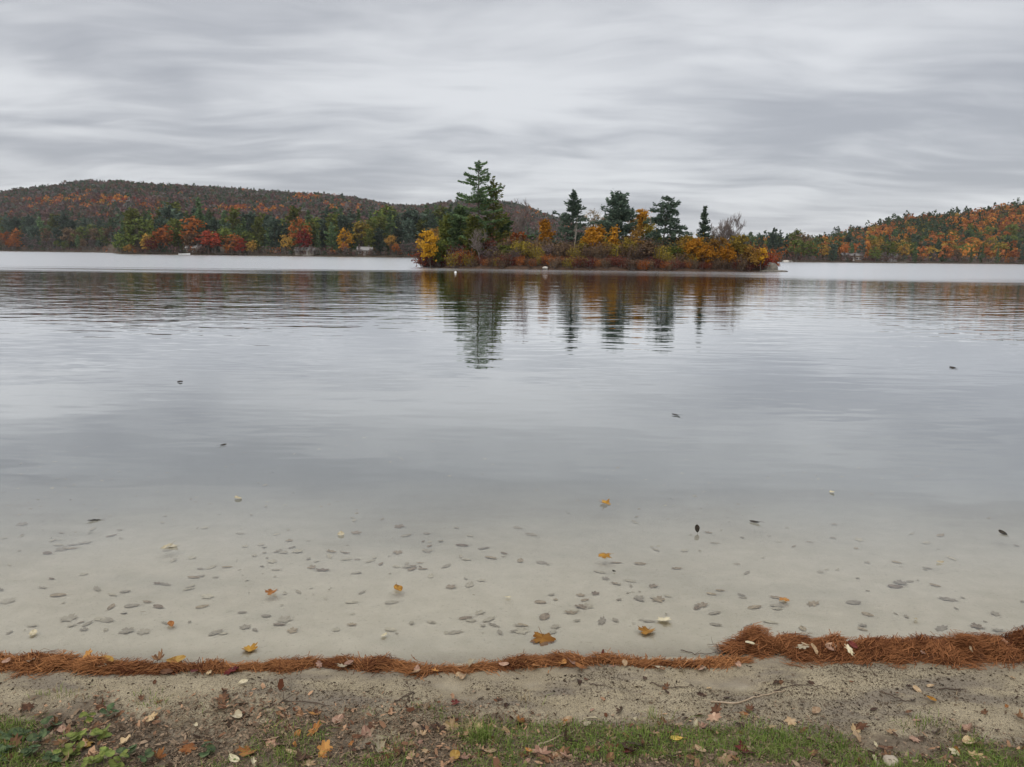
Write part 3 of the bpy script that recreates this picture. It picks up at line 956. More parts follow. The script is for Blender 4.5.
WORD = {'pine': 'green pine', 'pine_yellow': 'yellow green pine', 'spruce': 'dark spruce', 'orange': 'orange maple', 'rust': 'rusty brown oak', 'yellow': 'yellow maple', 'olive': 'olive yellow oak',
        'gold_brown': 'golden brown oak', 'red': 'red maple', 'green': 'green broadleaf tree', 'brown': 'brown oak', 'maroon': 'maroon maple', 'purple_grey': 'bare grey tree', 'pale': 'pale thin tree'}
NAME = {'rust': 'oak_tree', 'olive': 'oak_tree', 'gold_brown': 'oak_tree', 'green': 'broadleaf_tree', 'brown': 'oak_tree'}
far_list = []                                          # (px, Y, H, W scale, kind, material, row, zone, side)


def far_tree(px, Y, H, kind, mat, row, wide=1.0):
    far_list.append((px, Y, H, wide, kind, mat, row))


def zone_of(px):
    for lim, ph in ((60, 'deep in the left cove'), (114, 'by the left point'), (160, 'on the left point'), (215, 'near the white boat'), (290, 'behind the orange maples'),
                    (345, 'near the cream cottage'), (470, 'left of the island'), (760, 'behind the island'), (805, 'past the island tip'), (870, 'near the long cottage'),
                    (925, 'by the grey dock'), (975, 'right of the dock')):
        if px < lim:
            return ph
    return 'at the far right end'


def build_far():
    cnt_ = {}
    for px, Y, H, wide, kind, mat, row in sorted(far_list):
        nm, meshes, mt0, h0 = FAR[kind]
        nm = NAME.get(mat, nm)
        if kind not in far_src:
            root = empty(nm)
            for me_, pn in zip(meshes, ('trunk', 'crown')):
                c = bpy.data.objects.new(pn, me_)
                COL.objects.link(c)
                c.parent = root
            far_src[kind] = root
            o = root
        else:
            o = copy_tree(far_src[kind])
            o.name = nm
        for c in o.children:
            if c.name.startswith('crown') and mat != mt0:
                set_mat(c, M[mat])
        x = bear(px, Y)
        z = float(height(x, Y))
        s_ = H / h0
        put(o, (x, Y, max(z, 0.15) - 0.1), frng.uniform(0, 6.28), (s_ * wide, s_ * wide, s_))
        zn = zone_of(px)
        k_ = (mat, row, zn)
        cnt_[k_] = cnt_.get(k_, 0) + 1
        tag(o, f'{ORD[cnt_[k_] - 1]} {WORD[mat]} from the left, {row}, {zn}', 'tree', 'trees on the far left shore' if px < 600 else 'trees on the far right shore')


frng = np.random.default_rng(55)
PINES = ['pine_a', 'pine_b', 'pine_c', 'pine_d', 'spruce_a']
MAPS = ['maple_a', 'maple_b', 'maple_c']


def H_at(px, py, Y):
    return elev(px, py, Y) - max(float(height(bear(px, Y), Y)), 0.1)


front_px = []
# coloured trees of the left shore that can be told one by one: px, py of the top, colour, width factor, distance
for px, py, mat, w_, Y in ((120, 231, 'orange', 0.8, 402), (139, 215, 'orange', 1.0, 412), (146, 232, 'gold_brown', 0.9, 398), (153, 236, 'maroon', 1.0, 396), (128, 243, 'gold_brown', 1.1, 396),
                           (165, 221, 'rust', 0.9, 402), (193, 214, 'rust', 1.1, 410), (190, 228, 'orange', 0.8, 402), (209, 226, 'red', 1.15, 398), (216, 233, 'red', 1.1, 394),
                           (226, 222, 'orange', 1.0, 402), (232, 232, 'rust', 1.1, 396), (247, 227, 'orange', 1.05, 398), (240, 236, 'red', 1.0, 394), (252, 238, 'gold_brown', 0.9, 394),
                           (303, 215, 'rust', 0.8, 408), (306, 227, 'red', 0.7, 402), (286, 232, 'gold_brown', 0.8, 400), (343, 226, 'yellow', 0.75, 402), (344, 240, 'rust', 0.7, 398), (361, 215, 'olive', 1.0, 412),
                           (392, 231, 'gold_brown', 0.8, 396), (396, 241, 'rust', 0.8, 394), (419, 235, 'yellow', 0.7, 396), (405, 240, 'purple_grey', 1.1, 393), (414, 238, 'purple_grey', 1.1, 392),
                           (437, 224, 'gold_brown', 1.1, 400)):
    far_tree(px, Y - 8, H_at(px, py, Y - 8), 'bare_a' if mat == 'purple_grey' else MAPS[frng.integers(3)], mat, 'at the front', w_ * 1.3)
    front_px.append(px)
for px, Y, h_ in ((300, 388.5, 5), (311, 388, 6), (360, 389, 6), (371, 388.5, 5), (189, 390.5, 5), (200, 389, 6), (843, 429, 6), (855, 428, 6), (848, 430, 6), (838, 429, 5), (862, 427, 7), (884, 443, 7), (893, 441, 6)):
    far_tree(px, Y, h_, 'bare_a', 'purple_grey', 'at the front', 0.9)
# pines behind them
SKYL = np.array([(100, 228), (118, 222), (135, 207), (150, 213), (165, 203), (182, 205), (192, 214), (201, 199), (212, 213), (235, 211), (255, 211), (275, 214), (300, 209), (330, 210), (350, 211),
                 (375, 206), (392, 203), (405, 206), (425, 208), (445, 206), (470, 208), (560, 214)], float)
for row, (Y, dp, lo, hi) in enumerate(((398, 9.5, 13, 30), (412, 9.5, 3, 15), (432, 9.0, -2, 5))):
    for px in np.arange(121 + row * 3, 462, dp):
        p = px + frng.uniform(-3, 3)
        if row == 0 and (frng.random() < 0.2 or min(abs(p - q) for q in front_px) < 6):
            continue
        py = np.interp(p, SKYL[:, 0], SKYL[:, 1]) + frng.uniform(lo, hi)
        mat = 'pine' if frng.random() < 0.72 else frng.choice(['pine_yellow', 'spruce', 'green'])
        kd = PINES[frng.integers(5)] if mat != 'green' else MAPS[frng.integers(3)]
        far_tree(p, Y + frng.uniform(-4, 4), H_at(p, py, Y), kd, mat, ('front row', 'second row', 'back row')[row], frng.uniform(0.95, 1.3))
far_tree(201, 424, H_at(201, 197, 424), 'spruce_a', 'spruce', 'tallest there', 1.2)
# the far cove at the left edge
for row, Y in enumerate((625, 650, 680)):
    for px in np.arange(-34, 116, 8.5):
        p = px + frng.uniform(-3, 3)
        Yp = max(Y, float(shore_y(p)) + 8 + row * 22)
        py = hor(p) - frng.uniform(*((10, 17), (20, 28), (28, 36))[row])
        mat = frng.choice([['purple_grey', 'pine', 'brown', 'purple_grey', 'green'], ['pine', 'pine', 'green', 'brown', 'spruce'], ['pine', 'spruce', 'pine', 'green', 'pine_yellow']][row])
        if 2 < p < 22 and row < 2:
            mat = 'rust'
        kd = PINES[frng.integers(5)] if mat in ('pine', 'spruce', 'pine_yellow') else ('bare_a' if mat == 'purple_grey' else MAPS[frng.integers(3)])
        far_tree(p, Yp, H_at(p, py, Yp), kd, mat, ('front row', 'second row', 'back row')[row], frng.uniform(0.9, 1.3))
# right shore and the slope above it
for row in range(6):
    for px in np.arange(742 + (row % 2) * 6, 1062, 13.5 - row * 0.3):
        p = px + frng.uniform(-4, 4)
        Y = float(shore_y(p)) + 9 + row * 24 + frng.uniform(-6, 6)
        H = frng.uniform(10, 15) if row else frng.uniform(8, 13)
        if p < 800:
            mat = frng.choice(['pine', 'pine', 'pine', 'spruce', 'green', 'brown']) if row < 4 else frng.choice(['pine', 'rust', 'orange'])
            H = frng.uniform(13, 16.5)
        elif row == 0:
            mat = frng.choice(['purple_grey', 'green', 'rust', 'spruce', 'brown', 'gold_brown', 'pine'])
        elif row < 3:
            mat = frng.choice(['orange', 'rust', 'green', 'gold_brown', 'pine', 'orange', 'olive', 'rust'])
        else:
            mat = frng.choice(['orange', 'rust', 'orange', 'pine', 'gold_brown', 'rust', 'pine', 'olive', 'orange'])
        kd = PINES[frng.integers(5)] if mat in ('pine', 'spruce', 'pine_yellow') else ('bare_a' if mat == 'purple_grey' else MAPS[frng.integers(3)])
        if kd == 'bare_a':
            H *= 0.75
        far_tree(p, Y, H, kd, mat, ('front row', 'second row', 'third row', 'fourth row', 'fifth row', 'sixth row')[row], frng.uniform(0.9, 1.25) * (1.22 if kd in MAPS else 1.0))
build_far()

# ---- the woods on the hills: nobody could count them
WC = {'green': (0.068, 0.096, 0.05), 'dark': (0.046, 0.068, 0.044), 'greygreen': (0.085, 0.09, 0.07), 'purple': (0.135, 0.08, 0.075), 'brown': (0.12, 0.08, 0.055), 'grey': (0.15, 0.135, 0.125),
      'orange': (0.46, 0.19, 0.045), 'rust': (0.34, 0.125, 0.045), 'red': (0.22, 0.055, 0.035), 'yellow': (0.34, 0.22, 0.05), 'olive': (0.15, 0.13, 0.04)}
WN = list(WC)
WCA = np.array([WC[k_] for k_ in WN])
m, n, l = new_mat('woods_foliage')
at = N(n, 'ShaderNodeAttribute', attribute_name='leaf_colour')
d = N(n, 'ShaderNodeBsdfDiffuse')
t_ = N(n, 'ShaderNodeBsdfTranslucent')
l.new(at.outputs['Color'], d.inputs[0])
l.new(at.outputs['Color'], t_.inputs[0])
mx = N(n, 'ShaderNodeMixShader')
mx.inputs[0].default_value = 0.25
l.new(d.outputs[0], mx.inputs[1])
l.new(t_.outputs[0], mx.inputs[2])
l.new(mx.outputs[0], N(n, 'ShaderNodeOutputMaterial').inputs[0])
M['woods'] = m


def woods(name, X, Y, ci, con, Hs, nl, leaf, seed, label):
    r = np.random.default_rng(seed)
    k = len(X)
    Z = height(X, Y)
    # nl leaf clusters per tree, conifers pointed, broadleaves domed
    tt = r.random((k, nl))
    ang = r.uniform(0, 6.28, (k, nl))
    hz = np.where(con[:, None], 0.08 + 0.92 * tt, 0.2 + 0.8 * tt ** 0.8)
    rad = np.where(con[:, None], (1 - hz) ** 0.8 * 0.27 + 0.03, 0.42 * np.sqrt(np.clip(1 - ((hz - 0.5) / 0.52) ** 2, 0.02, 1))) * np.sqrt(r.uniform(0.25, 1, (k, nl)))
    C = np.stack([X[:, None] + np.cos(ang) * rad * Hs[:, None], Y[:, None] + np.sin(ang) * rad * Hs[:, None], Z[:, None] + hz * Hs[:, None]], -1).reshape(-1, 3)
    mb = MB()
    scatter_leaves(mb, C, leaf, r, 0.65)
    o = mb.build(name, M['woods'])
    colr = np.repeat(WCA[ci], nl, 0) * r.uniform(0.86, 1.16, (k, 1)).repeat(nl, 0) * r.uniform(0.85, 1.15, (k * nl, 1))
    ca = o.data.attributes.new('leaf_colour', 'FLOAT_COLOR', 'FACE')
    ca.data.foreach_set('color', np.concatenate([colr, np.ones((k * nl, 1))], 1).astype(np.float32).ravel())
    return tag(o, label, 'woods', kind='stuff')


def pick(r, k, probs):
    names = list(probs)
    p = np.array([probs[q] for q in names], float)
    return np.array([WN.index(q) for q in names])[r.choice(len(names), k, p=p / p.sum())]


def proj_py(x, y, z):
    v = np.stack([x, y, z - CAM_Z], -1) @ RM
    return 383.5 - F_PX * v[..., 1] / -v[..., 2], 512 + F_PX * v[..., 0] / -v[..., 2]


r = np.random.default_rng(77)
# left and middle hills
k = 15000
px = r.uniform(-140, 640, k)
S_, C_ = shore_y(px), np.interp(px, CREST_D[:, 0], CREST_D[:, 1])
Y = S_ + 70 + (C_ + 60 - S_ - 70) * r.random(k) ** 0.75
X = (px - 512) / F_PX * math.cos(PITCH) * Y
Z = height(X, Y)
pyy, pxx = proj_py(X, Y, Z + 8)
rid = np.interp(pxx, RIDGE[:, 0], RIDGE[:, 1])
fr_ = np.clip((pyy - rid) / np.maximum(hor(pxx) - rid, 5), 0, 1)          # 0 at the crest, 1 at the shore
nse = fbm(pxx / 18, pyy / 5, 4, 3)
ci = pick(r, k, {'greygreen': 3, 'purple': 4, 'brown': 3, 'green': 3, 'dark': 2, 'grey': 2, 'rust': 0.3})
low = (fr_ + (nse - 0.5) * 0.5) > 0.5
ci[low] = pick(r, int(low.sum()), {'green': 5, 'dark': 4, 'greygreen': 2.5, 'grey': 0.8, 'purple': 1, 'brown': 0.7})
band = (~low) & (fr_ + (nse - 0.5) * 0.5 > 0.24)
ci[band] = pick(r, int(band.sum()), {'purple': 6, 'brown': 4, 'rust': 0.6, 'greygreen': 2, 'grey': 1, 'green': 0.6})
for cx, cy, wx_, wy_, pr in ((55, 199, 22, 3.2, 0.55), (108, 200, 13, 3.4, 0.85), (305, 197, 16, 3, 0.55), (245, 209, 35, 3, 0.5), (150, 206, 14, 4, 0.4), (530, 214, 12, 3, 0.4), (345, 204, 18, 3, 0.3)):
    hit = (np.exp(-((pxx - cx) / wx_) ** 2 - ((pyy - cy) / wy_) ** 2) * pr * 1.5) > r.random(k)
    ci[hit] = pick(r, int(hit.sum()), {'orange': 4, 'red': 2, 'rust': 3, 'yellow': 0.6})
con = np.isin(ci, [WN.index('green'), WN.index('dark')]) & (r.random(k) < 0.8)
woods('woods', X, Y, ci, con, np.clip(r.lognormal(2.2, 0.16, k), 6, 13) * (1 + 0.12 * con), 26, 1.6, 1, 'mixed autumn woods covering the far left hills, brown and grey green')
# right hill beyond the rows along its shore
k = 3600
px = r.uniform(600, 1150, k)
S_, C_ = shore_y(px), np.interp(px, CREST_D[:, 0], CREST_D[:, 1])
Y = S_ + 150 + (np.maximum(C_ + 40 - S_ - 150, 80)) * r.random(k) ** 0.8
Y[:600] = S_[:600] + 12 + 140 * r.random(600)
X = (px - 512) / F_PX * math.cos(PITCH) * Y
nse = fbm(px / 14, Y / 45, 14, 3)
ci = pick(r, k, {'orange': 4, 'rust': 4.5, 'brown': 1.5, 'green': 2, 'dark': 1.5, 'yellow': 0.7, 'olive': 0.8, 'red': 0.8})
gr_ = nse > 0.57
ci[gr_] = pick(r, int(gr_.sum()), {'green': 5, 'dark': 4, 'olive': 1, 'rust': 1})
con = np.isin(ci, [WN.index('green'), WN.index('dark')]) & (r.random(k) < 0.85)
woods('woods', X, Y, ci, con, np.clip(r.lognormal(2.25, 0.2, k), 6, 14) * (1 + 0.25 * con), 64, 0.95, 2, 'orange, rust and green woods covering the hill on the right')
# the shore behind the island
k = 420
px = r.uniform(452, 752, k)
Y = shore_y(px) + 6 + 60 * r.random(k)
X = (px - 512) / F_PX * math.cos(PITCH) * Y
ci = pick(r, k, {'green': 5, 'dark': 4, 'brown': 2, 'purple': 2, 'olive': 1})
con = np.isin(ci, [WN.index('green'), WN.index('dark')])
woods('woods', X, Y, ci, con, r.uniform(8, 13, k), 110, 0.7, 3, 'green and brown woods on the shore behind the island')
# leafless brush along the far waterline
k = 900
px = r.uniform(-60, 1080, k)
Y = shore_y(px) + 2.5 + 7 * r.random(k)
X = (px - 512) / F_PX * math.cos(PITCH) * Y
ci = pick(r, k, {'purple': 4, 'grey': 2, 'brown': 3, 'greygreen': 1, 'dark': 1.5, 'rust': 0.8})
woods('brush', X, Y, ci, np.zeros(k, bool), r.uniform(1.8, 4.5, k), 36, 0.32, 4, 'low leafless brush along the far waterline')

# ---- cottages, boat and docks on the far shore
M['wall_cream'] = rough_mat('cream_clapboard', (0.17, 0.15, 0.13), (0.24, 0.215, 0.18), 2, (1, 1, 14), bump=0.2)
M['wall_brown'] = rough_mat('brown_boards', (0.10, 0.07, 0.05), (0.16, 0.115, 0.085), 2, (1, 1, 14), bump=0.2)
M['wall_grey'] = rough_mat('grey_boards', (0.22, 0.21, 0.20), (0.30, 0.29, 0.28), 2, (1, 1, 14), bump=0.2)
M['roof_grey'] = rough_mat('grey_shingles', (0.12, 0.115, 0.11), (0.20, 0.19, 0.185), 5, bump=0.3)
M['roof_pale'] = rough_mat('pale_metal_roof', (0.22, 0.21, 0.205), (0.30, 0.29, 0.285), 2, bump=0.1, rough=0.5)
M['trim'] = rough_mat('white_trim', (0.42, 0.41, 0.39), (0.52, 0.51, 0.49), 3, bump=0.05, rough=0.6)
M['glass_dark'] = rough_mat('window_glass', (0.02, 0.024, 0.028), (0.03, 0.034, 0.04), 1, rough=0.08, bump=0.0, spec=0.6)
M['dock_wood'] = rough_mat('weathered_planks', (0.20, 0.18, 0.16), (0.34, 0.31, 0.28), 3, (1, 8, 1))
M['hull_white'] = rough_mat('white_gelcoat', (0.72, 0.72, 0.72), (0.8, 0.8, 0.8), 1, rough=0.3, bump=0.0, spec=0.5)


def cottage(px, Y, w, d, h, roof_h, wall, roofm, nwin, label, trim=False):
    x = bear(px, Y)
    z = max(float(height(x, Y)), 0.3)
    o = put(empty('cottage'), (x, Y, z), -math.atan2(x, Y) * 0.6)
    mb = MB()
    mb.box((-w / 2, -d / 2, -1.5), (w / 2, d / 2, h))
    for sx in (-1, 1):
        mb.polys([[(sx * w / 2, -d / 2, h), (sx * w / 2, d / 2, h), (sx * w / 2, 0, h + roof_h * 0.93)]])
    mb.build('wall', M[wall], o)
    rb = MB()
    ov_ = 0.45
    for sy in (-1, 1):
        e = np.array([[-w / 2 - ov_, sy * (d / 2 + ov_), h - 0.12], [w / 2 + ov_, sy * (d / 2 + ov_), h - 0.12], [w / 2 + ov_, 0, h + roof_h], [-w / 2 - ov_, 0, h + roof_h]])
        t = e + np.array([0, 0, 0.16])
        rb.raw(np.concatenate([e, t]), [(0, 1, 2, 3), (4, 5, 6, 7), (0, 1, 5, 4), (1, 2, 6, 5), (3, 0, 4, 7)])
    r_o = rb.build('roof', M[roofm], o)
    cb = MB()
    cb.box((w * 0.22, -0.4, h + roof_h * 0.4), (w * 0.22 + 0.7, 0.4, h + roof_h + 0.9))
    cb.build('chimney', M['rock'], r_o)
    fb = MB()
    fb.box((-w / 2 - ov_, -d / 2 - ov_ - 0.06, h - 0.16), (w / 2 + ov_, -d / 2 - ov_, h + 0.08))
    fb.build('fascia', M['trim' if trim else 'wall_grey'], r_o)
    for q in range(nwin):
        cx = -w / 2 + w * (q + 0.5) / nwin
        if q == nwin // 2:
            db = MB()
            db.box((cx - 0.5, -d / 2 - 0.05, 0.1), (cx + 0.5, -d / 2 - 0.003, 2.1))
            db.build('door', M['trim'], o)
            continue
        wb = MB()
        ww, z0, z1 = 0.75, 0.95, 2.15
        for lo, hi in (((cx - ww, -d / 2 - 0.06, z0), (cx + ww, -d / 2 - 0.003, z0 + 0.12)), ((cx - ww, -d / 2 - 0.06, z1 - 0.12), (cx + ww, -d / 2 - 0.003, z1)),
                       ((cx - ww, -d / 2 - 0.06, z0 + 0.12), (cx - ww + 0.12, -d / 2 - 0.003, z1 - 0.12)), ((cx + ww - 0.12, -d / 2 - 0.06, z0 + 0.12), (cx + ww, -d / 2 - 0.003, z1 - 0.12))):
            wb.box(lo, hi)
        wo_ = wb.build('window', M['trim'], o)
        pb_ = MB()
        pb_.box((cx - ww + 0.12, -d / 2 - 0.03, z0 + 0.12), (cx + ww - 0.12, -d / 2 - 0.004, z1 - 0.12))
        pb_.build('pane', M['glass_dark'], wo_)
    return tag(o, label, 'house', 'cottages on the far shore')


cottage(305, 394, 9, 6, 2.3, 1.3, 'wall_cream', 'roof_grey', 4, 'low cream cottage with grey roof on the left shore')
cottage(365, 396, 7, 6, 2.6, 1.6, 'wall_brown', 'roof_pale', 3, 'brown cottage with pale grey roof left of the island')
cottage(194, 395, 6.5, 6, 2.8, 1.2, 'wall_brown', 'roof_pale', 3, 'brown cottage with pale eaves above the white boat', True)
cottage(851, 437, 10, 7, 3.4, 1.0, 'wall_brown', 'roof_grey', 6, 'long cottage with a white eaves board on the right shore', True)
cottage(889, 456, 8, 6, 3.0, 1.5, 'wall_grey', 'roof_grey', 4, 'grey cottage half hidden in trees near the grey dock')


def boat(px, Y, L, label, rz):
    o = put(empty('motor_boat'), (bear(px, Y), Y, 0.0), rz)
    st = np.linspace(0, 1, 9)
    rows = []
    for s_ in st:
        b = 0.22 * L * (1 - max(0, (s_ - 0.45) / 0.55) ** 2.2) * 0.95 + 0.01
        zt = 0.62 + 0.28 * s_ ** 2
        rows.append([(s_ * L - L / 2, -b, zt), (s_ * L - L / 2, -b * 0.82, 0.1), (s_ * L - L / 2, 0, -0.15), (s_ * L - L / 2, b * 0.82, 0.1), (s_ * L - L / 2, b, zt), (s_ * L - L / 2, 0, zt - 0.04)])
    V = np.array(rows).reshape(-1, 3)
    mb = MB()
    mb.raw(V, [(i * 6 + j, i * 6 + (j + 1) % 6, (i + 1) * 6 + (j + 1) % 6, (i + 1) * 6 + j) for i in range(8) for j in range(6)])
    mb.polys([[rows[0][c] for c in range(6)]])
    mb.build('hull', M['hull_white'], o, smooth=False)
    cb = MB()
    cb.raw(np.array([(0.1, -0.6, 0.66), (0.1, 0.6, 0.66), (0.55, 0.5, 0.68), (0.55, -0.5, 0.68), (-0.25, -0.55, 1.2), (-0.25, 0.55, 1.2), (0.1, 0.5, 1.2), (0.1, -0.5, 1.2)]),
           [(0, 1, 2, 3), (4, 5, 6, 7), (0, 1, 5, 4), (1, 2, 6, 5), (2, 3, 7, 6), (3, 0, 4, 7)])
    cb.build('windshield', M['glass_dark'], o)
    eb = MB()
    eb.box((-L / 2 - 0.42, -0.2, 0.1), (-L / 2 - 0.02, 0.2, 1.05))
    eb.build('outboard_motor', M['rock'], o)
    return tag(o, label, 'boat')


def dock(px, Y, L, W, label):
    o = put(empty('dock'), (bear(px, Y), Y, 0.0), 0)
    mb = MB()
    for q in range(int(L / 0.25)):
        mb.box((-W / 2, -L / 2 + q * 0.25, 0.45), (W / 2, -L / 2 + q * 0.25 + 0.22, 0.52))
    mb.build('deck', M['dock_wood'], o)
    for sx in (-1, 1):
        for y in np.linspace(-L / 2 + 0.3, L / 2 - 0.3, 4):
            pb_ = MB()
            pb_.tube([(sx * (W / 2 - 0.12), y, -1.2), (sx * (W / 2 - 0.12), y, 0.95)], [0.08, 0.08], 8)
            pb_.build('post', M['dock_wood'], o)
    return tag(o, label, 'dock')


boat(184.5, 384, 5.2, 'white motor boat moored on the far left shore', RAD(12))
dock(307, 379, 7, 2.2, 'grey plank dock in front of the cream cottage')
dock(897.5, 434, 6, 7.0, 'wide grey swim dock by the right shore')
rock('rock', (bear(786, 403), 403, 0.2), (1.6, 1.2, 0.8), 'rock_pale', 31, 'left of two grey rocks on the far shore past the island tip')
rock('rock', (bear(790.5, 404), 404, 0.2), (1.3, 1.0, 0.6), 'rock', 32, 'right of two grey rocks on the far shore past the island tip')

# ---- pine needles washed up along the waterline
M['needles'] = leaf_mat('dead_pine_needles', (0.085, 0.03, 0.017), (0.46, 0.215, 0.085), 0.15)
M['needle_core'] = rough_mat('matted_needles', (0.06, 0.025, 0.014), (0.24, 0.10, 0.042), 60, (1, 1, 1), bump=0.8)


def windrow(pts, seed, count, label):
    r = np.random.default_rng(seed)
    P = np.array(pts, float)                           # px, py, half width, height
    pxs = np.linspace(P[0, 0], P[-1, 0], 170)
    py = np.interp(pxs, P[:, 0], P[:, 1])
    hw = np.interp(pxs, P[:, 0], P[:, 2]) * (0.35 + 1.0 * vnoise(pxs / 19, pxs * 0, seed))
    hh = np.interp(pxs, P[:, 0], P[:, 3]) * (0.12 + 1.5 * vnoise(pxs / 14, pxs * 0 + 5, seed) ** 1.5)
    XY = np.array([ground_at(a, b, 0.02) for a, b in zip(pxs, py)])
    XY[:, 1] += (vnoise(pxs / 12, pxs * 0 + 9, seed) - 0.5) * 0.03
    tg = unit(np.gradient(XY, axis=0))
    nr = np.stack([-tg[:, 1], tg[:, 0]], 1)
    cs = np.linspace(-1, 1, 11)

    def surf(si, c):
        i0 = np.clip(si, 0, len(pxs) - 1.001)
        ii = i0.astype(int)
        f = (i0 - ii)[:, None]
        lerp = lambda A: A[ii] * (1 - f) + A[ii + 1] * f if A.ndim == 2 else A[ii] * (1 - f[:, 0]) + A[ii + 1] * f[:, 0]
        C, nn, w, hgt_ = lerp(XY), lerp(nr), lerp(hw), lerp(hh)
        xy = C + nn * (c * w)[:, None]
        gz = np.maximum(height(xy[:, 0], xy[:, 1]), -0.012)
        z = gz - 0.004 + hgt_ * np.clip(1 - c * c, 0, 1) ** 0.7 * (0.55 + 0.75 * vnoise(xy[:, 0] * 22, xy[:, 1] * 22, seed))
        return np.stack([xy[:, 0], xy[:, 1], z], 1), lerp(tg), hgt_
    S, Cc = np.meshgrid(np.arange(170), cs, indexing='ij')
    V, _, _ = surf(S.ravel().astype(float), Cc.ravel())
    cb = MB()
    i, j = np.meshgrid(np.arange(169), np.arange(10), indexing='ij')
    i, j = i.ravel(), j.ravel()
    cb.raw(V, np.stack([i * 11 + j, i * 11 + j + 1, (i + 1) * 11 + j + 1, (i + 1) * 11 + j], 1))
    core = cb.build('pine_needles', M['needle_core'], smooth=True)
    w = np.interp(np.arange(170), np.arange(170), hw)
    si = np.interp(r.random(count), np.cumsum(w) / w.sum(), np.arange(170.0))
    c = np.clip(r.normal(0, 0.55, count), -1.35, 1.35)
    Q, T, hg = surf(si, c)
    Q[:, 2] += r.uniform(0.0, 0.012, count) * np.minimum(1, hg / 0.02) + 0.003
    ang = np.arctan2(T[:, 1], T[:, 0]) + r.normal(0, 0.5, count) + (fbm(Q[:, 0] * 9, Q[:, 1] * 9, seed + 8, 2) - 0.5) * 3.2
    tilt = r.normal(0, 0.16, count)
    D = np.stack([np.cos(ang) * np.cos(tilt), np.sin(ang) * np.cos(tilt), np.sin(tilt)], 1)
    side = unit(np.cross(D, np.array([0, 0, 1.0])))
    L = r.uniform(0.018, 0.055, count)[:, None]
    bend = (side * r.normal(0, 0.25, count)[:, None] + np.array([0, 0, 1.0]) * r.normal(0.05, 0.15, count)[:, None]) * L
    W = side * r.uniform(0.0008, 0.0016, count)[:, None]
    a, b, d = Q - D * L, Q + bend, Q + D * L
    nb = MB()
    vv_ = np.clip(r.normal(0.46, 0.27, count) + (fbm(Q[:, 0] * 7, Q[:, 1] * 7, seed + 3, 3) - 0.5) * 1.1, 0, 1)
    nb.polys(np.stack([a - W, a + W, b + W, b - W], 1), vv_)
    nb.polys(np.stack([b - W, b + W, d + W, d - W], 1), vv_)
    nb.build('needle', M['needles'], core)
    return tag(core, label, 'pine needles', kind='stuff')


LEFT_ROW = [(a_, b_, c_ * 0.66, d_ * 0.68) for a_, b_, c_, d_ in [(-150, 663, .09, .03), (0, 661, .10, .042), (40, 661, .10, .04), (85, 664, .085, .034), (135, 668, .06, .024), (200, 665, .045, .014), (250, 663, .05, .018), (300, 661, .055, .026),
            (340, 659, .06, .028), (385, 662, .06, .022), (420, 666, .055, .018), (455, 667, .05, .02), (490, 663, .055, .026), (540, 659, .055, .022), (600, 659, .05, .02), (650, 661, .035, .014),
            (690, 663, .03, .012), (722, 661, .06, .024), (748, 658, .045, .02)]]
RIGHT_ROW = [(728, 650, .03, .01), (742, 646, .085, .05), (758, 643, .11, .065), (780, 645, .10, .055), (820, 648, .10, .048), (870, 649, .10, .05), (920, 651, .095, .045), (960, 648, .10, .05), (1000, 645, .10, .048),
             (1040, 645, .10, .048), (1200, 645, .10, .05)]
windrow(LEFT_ROW, 5, 15000, 'thin orange brown line of washed up pine needles along the left waterline')
windrow(RIGHT_ROW, 6, 15000, 'thick orange brown bank of pine needles at the right waterline')

# ---- leaves
LC = {'tan': ((0.33, 0.22, 0.12), (0.50, 0.37, 0.23)), 'brown': ((0.10, 0.05, 0.028), (0.22, 0.115, 0.06)), 'dark_brown': ((0.045, 0.028, 0.02), (0.10, 0.06, 0.04)),
      'orange': ((0.24, 0.095, 0.03), (0.40, 0.19, 0.06)), 'yellow': ((0.40, 0.24, 0.05), (0.56, 0.38, 0.11)), 'red': ((0.09, 0.02, 0.018), (0.18, 0.045, 0.035)),
      'pinkish': ((0.30, 0.175, 0.12), (0.46, 0.30, 0.21)), 'pale': ((0.40, 0.34, 0.22), (0.55, 0.48, 0.34)), 'grey': ((0.37, 0.325, 0.245), (0.47, 0.42, 0.325)), 'drab': ((0.25, 0.195, 0.13), (0.40, 0.32, 0.225)), 'black': ((0.02, 0.017, 0.013), (0.05, 0.04, 0.03)),
      'amber': ((0.22, 0.10, 0.018), (0.40, 0.21, 0.04))}
for k_, (a, b) in LC.items():
    M['leaf_' + k_] = leaf_mat('leaf_' + k_, a, b, 0.15, 0.3, gloss=0.0 if k_ in ('grey', 'drab') else 0.25)


